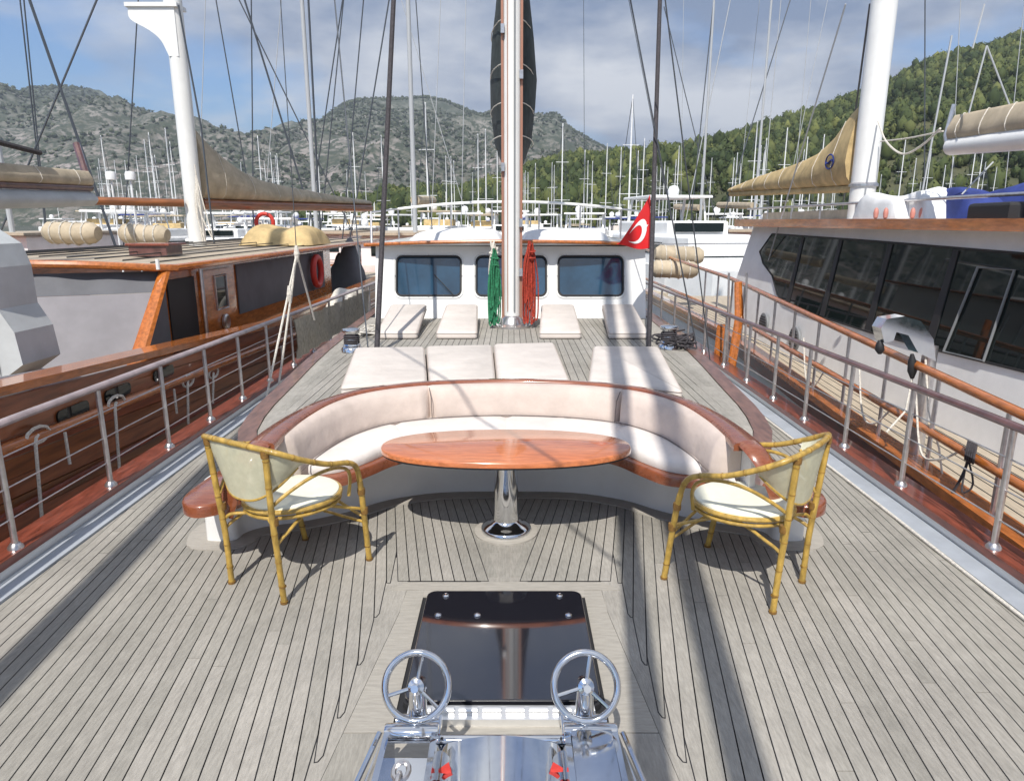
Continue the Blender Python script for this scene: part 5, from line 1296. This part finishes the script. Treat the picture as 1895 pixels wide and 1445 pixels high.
# mooring ropes tied on the rails
mb = MB(); p = atX(1795, 835, 3.1)
for k in range(5): mb.tube([p+Vector((0.06*cos(t)*1.2, 0.10*cos(t)+0.02*k-0.05, 0.06*sin(t))) for t in [2*pi*i/12 for i in range(12)]], 0.008, n=5, closed=True)
mb.tube(spline([p, p+Vector((0.0, 0.02, -0.14)), p+Vector((-0.03, 0.05, -0.30)), p+Vector((-0.05, 0.15, -0.5))], 4), 0.010, n=5); mb.tube(spline([p+Vector((0, .05, 0)), p+Vector((0.0, -.08, -0.2)), p+Vector((-0.03, -.03, -0.28)), p+Vector((0, 0.02, -.12))], 4), 0.007, n=5)
tag(mb.build('mooring_rope', ropeb, None, smooth=True), 'dark rope knotted round the lower orange rail at the right', 'rope')
# orange gangway board at the gap in the rails
gb = thing('gangway', atY(1355, 680, 8.8), 'narrow bright orange gangway board standing upright between the two boats', 'gangway')
a0, a1, a2 = atY(1352, 692, 8.8), atY(1368, 590, 8.9), atY(1366, 522, 9.0)
MB().tube([a0, a1, a2], [0.055, 0.06, 0.05], n=8, flat=0.5).build('board', orange_wood, gb)
MB().tube([atY(1328, 665, 9.2), atY(1336, 600, 9.2)], 0.06, n=8, flat=0.5).build('lower_board', orange_wood, gb)
for px in (1345, 1378): MB().tube([atY(px, 690, 8.7), atY(px+4, 505, 8.7)], 0.014, n=6).build('handrail_post', steel, gb)

# ================================================================== the marina behind: boats row by row
def boat_sail():
    t = thing('sailing_boat', (0, 0, 0), 'x', 'sailing boat')
    B = lambda mb, n_, m, **k: mb.build(n_, m, t, world=False, **k)
    hullp = [(0, -5.4), (0.7, -4.4), (1.4, -2.5), (1.7, 0), (1.6, 3), (1.35, 5), (-1.35, 5), (-1.6, 3), (-1.7, 0), (-1.4, -2.5), (-0.7, -4.4)]
    B(MB().prism(hullp, -0.2, 1.15), 'hull', white_far)
    B(MB().prism([(x*0.62, y*0.5) for x, y in hullp], 1.15, 1.62, bevel=0.12), 'cabin', white_far)
    for s in (-1, 1): B(MB().box((s*1.0-0.01+s*0.05, -1.6, 1.28), (s*1.0+0.01+s*0.05, 1.4, 1.47)), 'window', blackglass)
    B(MB().prism([(-0.9, 1.8), (0.9, 1.8), (0.9, 3.6), (-0.9, 3.6)], 2.35, 2.5, bevel=0.06), 'bimini', bluecanvas)
    B(MB().tube([(0, -0.6, 1.2), (0, -0.6, 14.4)], [0.085, 0.06], n=8), 'mast', white_far)
    for z, w_ in ((6, 0.95), (10.2, 0.75)): B(MB().tube([(-w_, -0.6, z), (w_, -0.6, z)], 0.03, n=4), 'spreader', white_far)
    B(MB().tube([(0, -0.5, 2.3), (0, 3.6, 2.35)], 0.11, n=7), 'boom', whitecanvas)
    for a_, b_ in (((0, -5.2, 1.2), (0, -0.6, 14.2)), ((0, 4.9, 1.2), (0, -0.6, 14.4)), ((1.5, -0.4, 1.2), (0.02, -0.6, 14)), ((-1.5, -0.4, 1.2), (-0.02, -0.6, 14))):
        B(MB().tube([a_, b_], 0.018, n=4), 'stay', wire)
    return t
def boat_motor(v=0):
    t = thing('motor_yacht', (0, 0, 0), 'x', 'motor yacht')
    B = lambda mb, n_, m, **k: mb.build(n_, m, t, world=False, **k)
    top_m = [white_far, bluecanvas, tan_grey][v]; hull_m = [white_far, white_far, hullblue][v]
    hp_ = [(0, -8), (1.3, -6.3), (2.2, -3.5), (2.4, 0), (2.3, 6), (-2.3, 6), (-2.4, 0), (-2.2, -3.5), (-1.3, -6.3)]
    B(MB().prism(hp_, -0.3, 1.7), 'hull', hull_m)
    B(MB().prism([(1.5, -4.2), (1.9, -1), (1.9, 5), (-1.9, 5), (-1.9, -1), (-1.5, -4.2)], 1.7, 3.05, bevel=0.15), 'cabin', white_far)
    for s in (-1, 1): B(MB().prism([(-3.0, 2.15), (4.4, 2.15), (4.4, 2.7), (-2.2, 2.7)], s*1.905-0.012, s*1.905+0.012, f=lambda a, b, c: (c, a, b)), 'side_window', blackglass)
    B(MB().add([(-1.4, -4.22, 2.1), (1.4, -4.22, 2.1), (1.35, -4.0, 2.75), (-1.35, -4.0, 2.75)], [(0, 1, 2, 3)]), 'windscreen', blackglass)
    B(MB().prism([(1.5, -1.8), (1.7, 0), (1.7, 4.5), (-1.7, 4.5), (-1.7, 0), (-1.5, -1.8)], 3.05, 3.65, bevel=0.1), 'flybridge', white_far)
    B(MB().prism([(1.6, 0.2), (1.6, 4.2), (-1.6, 4.2), (-1.6, 0.2)], 4.75, 4.87, bevel=0.05), 'hardtop', top_m)
    B(MB().box((-1.2, 5.02, 1.9), (1.2, 5.03, 2.9)), 'saloon_door', blackglass)
    B(MB().box((-1.2, -1.95, 3.15), (1.2, -1.86, 3.55)), 'dark_screen', blackglass)
    if v: B(MB().prism([(1.2, 1.0), (1.2, 3.8), (-1.2, 3.8), (-1.2, 1.0)], 3.65, 4.15, bevel=0.1), 'seat_cover', [None, offwhite, tan][v])
    for s in (-1, 1):
        B(MB().tube([(s*1.5, 3.6, 3.5), (s*1.45, 3.2, 4.8)], 0.08, n=6), 'arch_leg', white_far); B(MB().tube([(s*1.5, 0.6, 3.5), (s*1.45, 0.9, 4.8)], 0.05, n=6), 'arch_leg', white_far)
    B(MB().lathe([(0.0, 5.45), (0.22, 5.38), (0.3, 5.2), (0.28, 5.0), (0.15, 4.87)], c=(0.55, 2.6, 0), n=12), 'radome', white_far, smooth=True)
    B(MB().tube([(-0.5, 2.6, 4.85), (-0.5, 2.6, 6.4)], 0.03, n=5), 'antenna', white_far)
    B(MB().tube([(2.25, 5.5, 2.6), (2.3, 0, 2.6), (2.1, -3.5, 2.65), (1.2, -6.3, 2.75), (0, -7.9, 2.8), (-1.2, -6.3, 2.75), (-2.1, -3.5, 2.65), (-2.3, 0, 2.6), (-2.25, 5.5, 2.6)], 0.025, n=5), 'bow_rail', steel)
    return t
S0 = boat_sail(); MV = [boat_motor(0), boat_motor(1), boat_motor(2)]; used = {}
def put(kind, px, D, rz, label, scale=1.0, mast=1.0, grp=None, variant=0):
    src = S0 if kind == 's' else MV[variant]
    o = src if src.name not in used else copy_tree(src); used[src.name] = True
    X = (px-947.5)/FPX*(D*CT+(CH-WATER)*ST); o.location = (X, D, WATER); o.rotation_euler = (0, 0, rz); o.scale = (scale,)*3
    o['label'] = label; o['category'] = 'sailing boat' if kind == 's' else 'motor yacht'
    o['group'] = grp or ('sailing boats in the marina' if kind == 's' else 'motor yachts in the marina'); return o
def mast_D(ytop, h=12.7):
    s_ = (302-0.972*(722.5-ytop))/(1249+0.235*(722.5-ytop)); return (h-0.0-(CH+0)+0)/(-s_) if s_ < 0 else 150
named = [(285, 258, 'sailing boat whose mast stands between the tan rolls and the thick white mast'), (325, 236, 'sailing boat whose mast shows just before the thick white mast'), (455, 300, 'sailing boat with its mast against the saddle between the mountains'),
         (680, 318, 'sailing boat whose short mast shows beside the end of the long boom'), (792, 188, 'sailing boat with a tall pale mast left of the sail cover'), (1036, 230, 'sailing boat with a mast just right of the sail cover'),
         (1156, 178, 'sailing boat with the tallest white mast left of the flag'), (1346, 293, 'sailing boat with a mast near the end of the tan sail'), (1385, 224, 'sailing boat whose tall mast crosses the end of the tan sail'), (1433, 238, 'sailing boat with a tall thin mast above the tan sail'), (1500, 250, 'sailing boat whose mast stands behind the middle of the tan sail')]
for px, yt, lb_ in named:
    put('s', px, mast_D(yt), radians(random.choice([0, 180, 8, 172])), lb_)
r5 = random.Random(11)
def where(px):
    for lim, w_ in ((330, 'left of the thick port mast'), (560, 'under the long wooden boom'), (745, 'past the wooden boom\'s end'), (930, 'over the wheelhouse\'s port half'), (1160, 'over the wheelhouse\'s starboard half'), (1390, 'between flag and tan sail'), (9999, 'behind the grey boat\'s roof')):
        if px < lim: return w_
for k in range(95):
    px = r5.uniform(180, 1860); D = r5.uniform(100, 158)
    put('s', px, D, radians(r5.choice([0, 180])+r5.uniform(-12, 12)), 'small distant white sailing boat, '+where(px), scale=r5.uniform(0.8, 1.15), grp='distant sailing boats '+where(px))
mot = [(215, 38, 12, 1.0, 'white motor yacht with two radomes behind the rolled tan awnings'), (300, 48, 172, 1.0, 'white motor yacht right behind the brown boat\'s mast'), (420, 46, 8, 1.0, 'white motor yacht below the long wooden boom'), (520, 40, 190, 0.9, 'white motor yacht behind the tan canvas heap'), (610, 50, 12, 1.0, 'white motor yacht near the aft end of the long boom'),
       (660, 36, 5, 0.8, 'white motor yacht left of the wheelhouse, bow on'), (1255, 34, 10, 1.15, 'white motor yacht right of the red flag, bow on'), (1330, 55, 165, 1.0, 'white motor yacht ahead of the grey boat\'s bow window'), (1085, 52, 170, 1.0, 'white motor yacht with a radome behind the roof rail, left of the flag'), (860, 48, 14, 1.0, 'white motor yacht behind the roof rail left of the mast'), (1010, 60, 170, 1.0, 'white motor yacht behind the roof rail right of the mast'), (760, 58, 60, 1.0, 'white motor yacht behind the port end of the roof rail')]
for i_, (px, D, a_, s_, lb_) in enumerate(mot): put('m', px, D, radians(a_), lb_, scale=s_*0.85)
for row, (D0, nn) in enumerate(((58, 17), (72, 20), (90, 24))):
    for k in range(nn):
        px = 120+(1500-120)*(k+r5.uniform(0.1, 0.9))/nn; v_ = r5.choice([0, 0, 1, 2]); D = D0+r5.uniform(-2, 2)
        vn = ['white motor yacht with a white hardtop', 'white motor yacht with a blue hardtop', 'dark hulled motor yacht with a tan top'][v_]
        put('m', px, D, radians(r5.choice([0, 180])+r5.uniform(-9, 9)), vn+', '+where(px), scale=r5.uniform(0.62, 0.92), grp=vn+' '+where(px), variant=v_)

# tall gulets further down the quay; their masts and stays leave the picture at the top
def gulet(px, D, label, lines, thick=0.11, mast_top=26, mastx=None):
    X = (px-947.5)/FPX*(D*CT)
    t = thing('gulet', (X, D, WATER), label, 'boat', 'gulets moored further down the quay')
    hp_ = [(0, -9), (1.2, -7.2), (2.4, -4), (2.9, 0), (2.8, 6), (2.0, 9), (-2.0, 9), (-2.8, 6), (-2.9, 0), (-2.4, -4), (-1.2, -7.2)]
    B = lambda mb, n_, m, **k: mb.build(n_, m, t, world=False, **k)
    B(MB().prism(hp_, -0.2, 1.75), 'hull', brown_hull if random.random() < .5 else white_far)
    B(MB().prism([(x*0.97, y*0.97) for x, y in hp_], 1.75, 1.83), 'cap_rail', orange_wood)
    B(MB().prism([(1.9, -2), (1.9, 5), (-1.9, 5), (-1.9, -2)], 1.75, 3.0, bevel=0.1), 'deckhouse', white_far)
    B(MB().box((-1.5, -2.02, 2.2), (1.5, -2.003, 2.75)), 'window', blackglass)
    B(MB().prism([(2.1, -2.4), (2.1, 6), (-2.1, 6), (-2.1, -2.4)], 3.0, 3.1), 'roof', beigedeck)
    B(MB().tube([(0, 0, 1.8), (0, 0, mast_top)], [thick, thick*0.7], n=10), 'mast', wirelight)
    B(MB().tube([(0, 0.2, 4.4), (0, 7, 4.6)], 0.2, n=10), 'furled_sail', tan_grey)
    for (x0, y0, x1, y1, r, m) in lines:
        a_, b_ = atY(x0, y0, D), atY(x1, y1, D); dd = (b_-a_)
        zt_ = a_-dd*0.6; k_ = (0.5-a_.z)/dd.z if abs(dd.z) > 1e-3 else 1
        b2 = a_+dd*max(1.0, k_)
        MB().tube([zt_, b2], r, n=5).build('stay', m, t)
    return t
W_, P_ = wire, wirelight
gulet(20, 30, 'gulet far left whose dark stays cross the blue sky', [(45, 8, 60, 160, 0.03, W_), (38, 8, 55, 160, 0.03, W_), (60, 15, 170, 330, 0.06, W_), (175, 10, 116, 152, 0.04, W_)], mastx=None)
gulet(585, 34, 'gulet with paired stays left of the middle mountain', [(410, 60, 445, 262, 0.028, W_), (455, 8, 525, 235, 0.045, W_), (462, 40, 556, 232, 0.03, W_), (466, 110, 468, 330, 0.03, W_), (571, 8, 586, 300, 0.05, W_), (625, 60, 598, 240, 0.03, W_), (635, 8, 616, 200, 0.028, W_), (254, 30, 243, 215, 0.03, W_), (520, 8, 500, 260, 0.018, P_), (380, 8, 372, 240, 0.018, P_)])
gulet(768, 30, 'gulet with a thick grey mast left of the main mast', [(672, 8, 656, 190, 0.026, W_), (718, 12, 688, 195, 0.03, W_), (770, 8, 788, 260, 0.022, W_), (815, 8, 808, 180, 0.016, P_), (745, 8, 800, 190, 0.014, P_), (862, 8, 858, 200, 0.016, P_)], thick=0.10)
gulet(1296, 45, 'gulet whose mast and bundle of stays lean right of the flag', [(1320, 8, 1296, 240, 0.035, W_), (1350, 8, 1303, 240, 0.03, P_), (1080, 8, 1081, 210, 0.016, W_), (1165, 8, 1205, 215, 0.02, W_), (1250, 100, 1284, 240, 0.028, W_), (1265, 8, 1262, 230, 0.014, P_), (1405, 8, 1380, 240, 0.016, P_)], thick=0.085)
gulet(1395, 40, 'gulet with thin stays rising behind the tan sail', [(1457, 18, 1390, 235, 0.03, W_), (1440, 60, 1423, 250, 0.022, P_), (1500, 8, 1480, 240, 0.016, P_), (1530, 8, 1470, 300, 0.016, P_)], thick=0.07)
gulet(1712, 36, 'gulet behind the grey boat\'s roof with one long vertical stay', [(1712, 8, 1711, 300, 0.03, W_), (1740, 180, 1706, 360, 0.05, P_), (1775, 60, 1760, 360, 0.02, P_), (1890, 60, 1862, 330, 0.02, P_)], thick=0.05, mast_top=5)
# two radomes on poles left of the white mast
for px in (205, 241):
    p = atY(px, 326, 30); t = thing('radome', p, 'small white radome on a pole, the %s of the pair behind the rolled awnings' % ('left one' if px == 205 else 'right one'), 'radome')
    MB().lathe([(0.0, 0.2), (0.17, 0.17), (0.21, 0.05), (0.2, -0.15), (0.0, -0.16)], c=p, n=14).build('dome', white_far, t, smooth=True); MB().tube([p-Vector((0, 0, 0.15)), (p.x, p.y, -0.5)], 0.04, n=6).build('pole', white_far, t)

# ---- gear that clutters the decks alongside
def clutter(nm, m, px, py, D, w_, d_, h, z, label, cat, seed):
    q = atY(px, py, D); o = lump(nm, m, q.x-w_/2, q.x+w_/2, D-d_/2, D+d_/2, z, h, seed=seed, nu=16, nv=10, amp=0.7); tag(o, label, cat); return o
clutter('gear_cover', greycanvas, 640, 480, 17.5, 0.8, 1.2, 0.9, 0.15, 'grey covered heap on the brown boat\'s aft deck, left of the wheelhouse', 'canvas cover', 15)
clutter('net_heap', ropew, 640, 520, 12.5, 0.5, 1.6, 0.5, 0.15, 'pale heap of rope and net on the brown boat\'s side deck', 'net', 21)
bundle('beige rolled fender bolster lying aft between the two boats, right of the flag', atY(1212, 470, 17), atY(1300, 474, 17), 0.24, tan_grey, 'beige bolsters aft of the flag')
bundle('lower beige bolster under the other one, right of the flag', atY(1205, 497, 16.4), atY(1290, 500, 16.4), 0.22, tan_grey, 'beige bolsters aft of the flag')
# quay between the rows of boats
quay = structure(MB().box((-80, 30.0, WATER-1), (80, 31.2, WATER+0.55)).build('quay', beigedeck))
# thin rope hung along the grey boat's rails
for k, (px, py, D) in enumerate(((1425, 640, 7.6), (1560, 700, 6.0), (1655, 800, 4.9))):
    q = atY(px, py, D); mb = MB(); mb.tube(spline([(rx(D)+0.03, D-0.3, 0.26), (rx(D)+0.0, D-0.1, 0.02+0.05*k), (rx(D)+0.02, D+0.15, 0.1), (rx(D)+0.04, D+0.35, 0.5)], 5), 0.009, n=5)
    tag(mb.build('mooring_rope', ropew, None, smooth=True), ['pale rope loop on the orange rails near the gangway board', 'pale rope loop on the orange rails left of the davit', 'pale rope loop on the orange rails at the davit foot'][k], 'rope')

# ---- thin sea air over the whole bay
hz = bpy.data.materials.new('haze_air'); hz.use_nodes = True; ht_ = hz.node_tree; ht_.nodes.clear()
ho = ht_.nodes.new('ShaderNodeOutputMaterial'); hv = ht_.nodes.new('ShaderNodeVolumePrincipled')
hv.inputs['Color'].default_value = (0.80, 0.88, 1.0, 1); hv.inputs['Density'].default_value = 0.00018; hv.inputs['Anisotropy'].default_value = 0.2
ht_.links.new(hv.outputs[0], ho.inputs['Volume'])
hzo = MB().box((-6100, -3100, WATER-1.0-2), (6100, 9100, 620)).build('haze', hz); hzo['kind'] = 'stuff'; hzo['label'] = 'thin bluish sea haze over the bay'
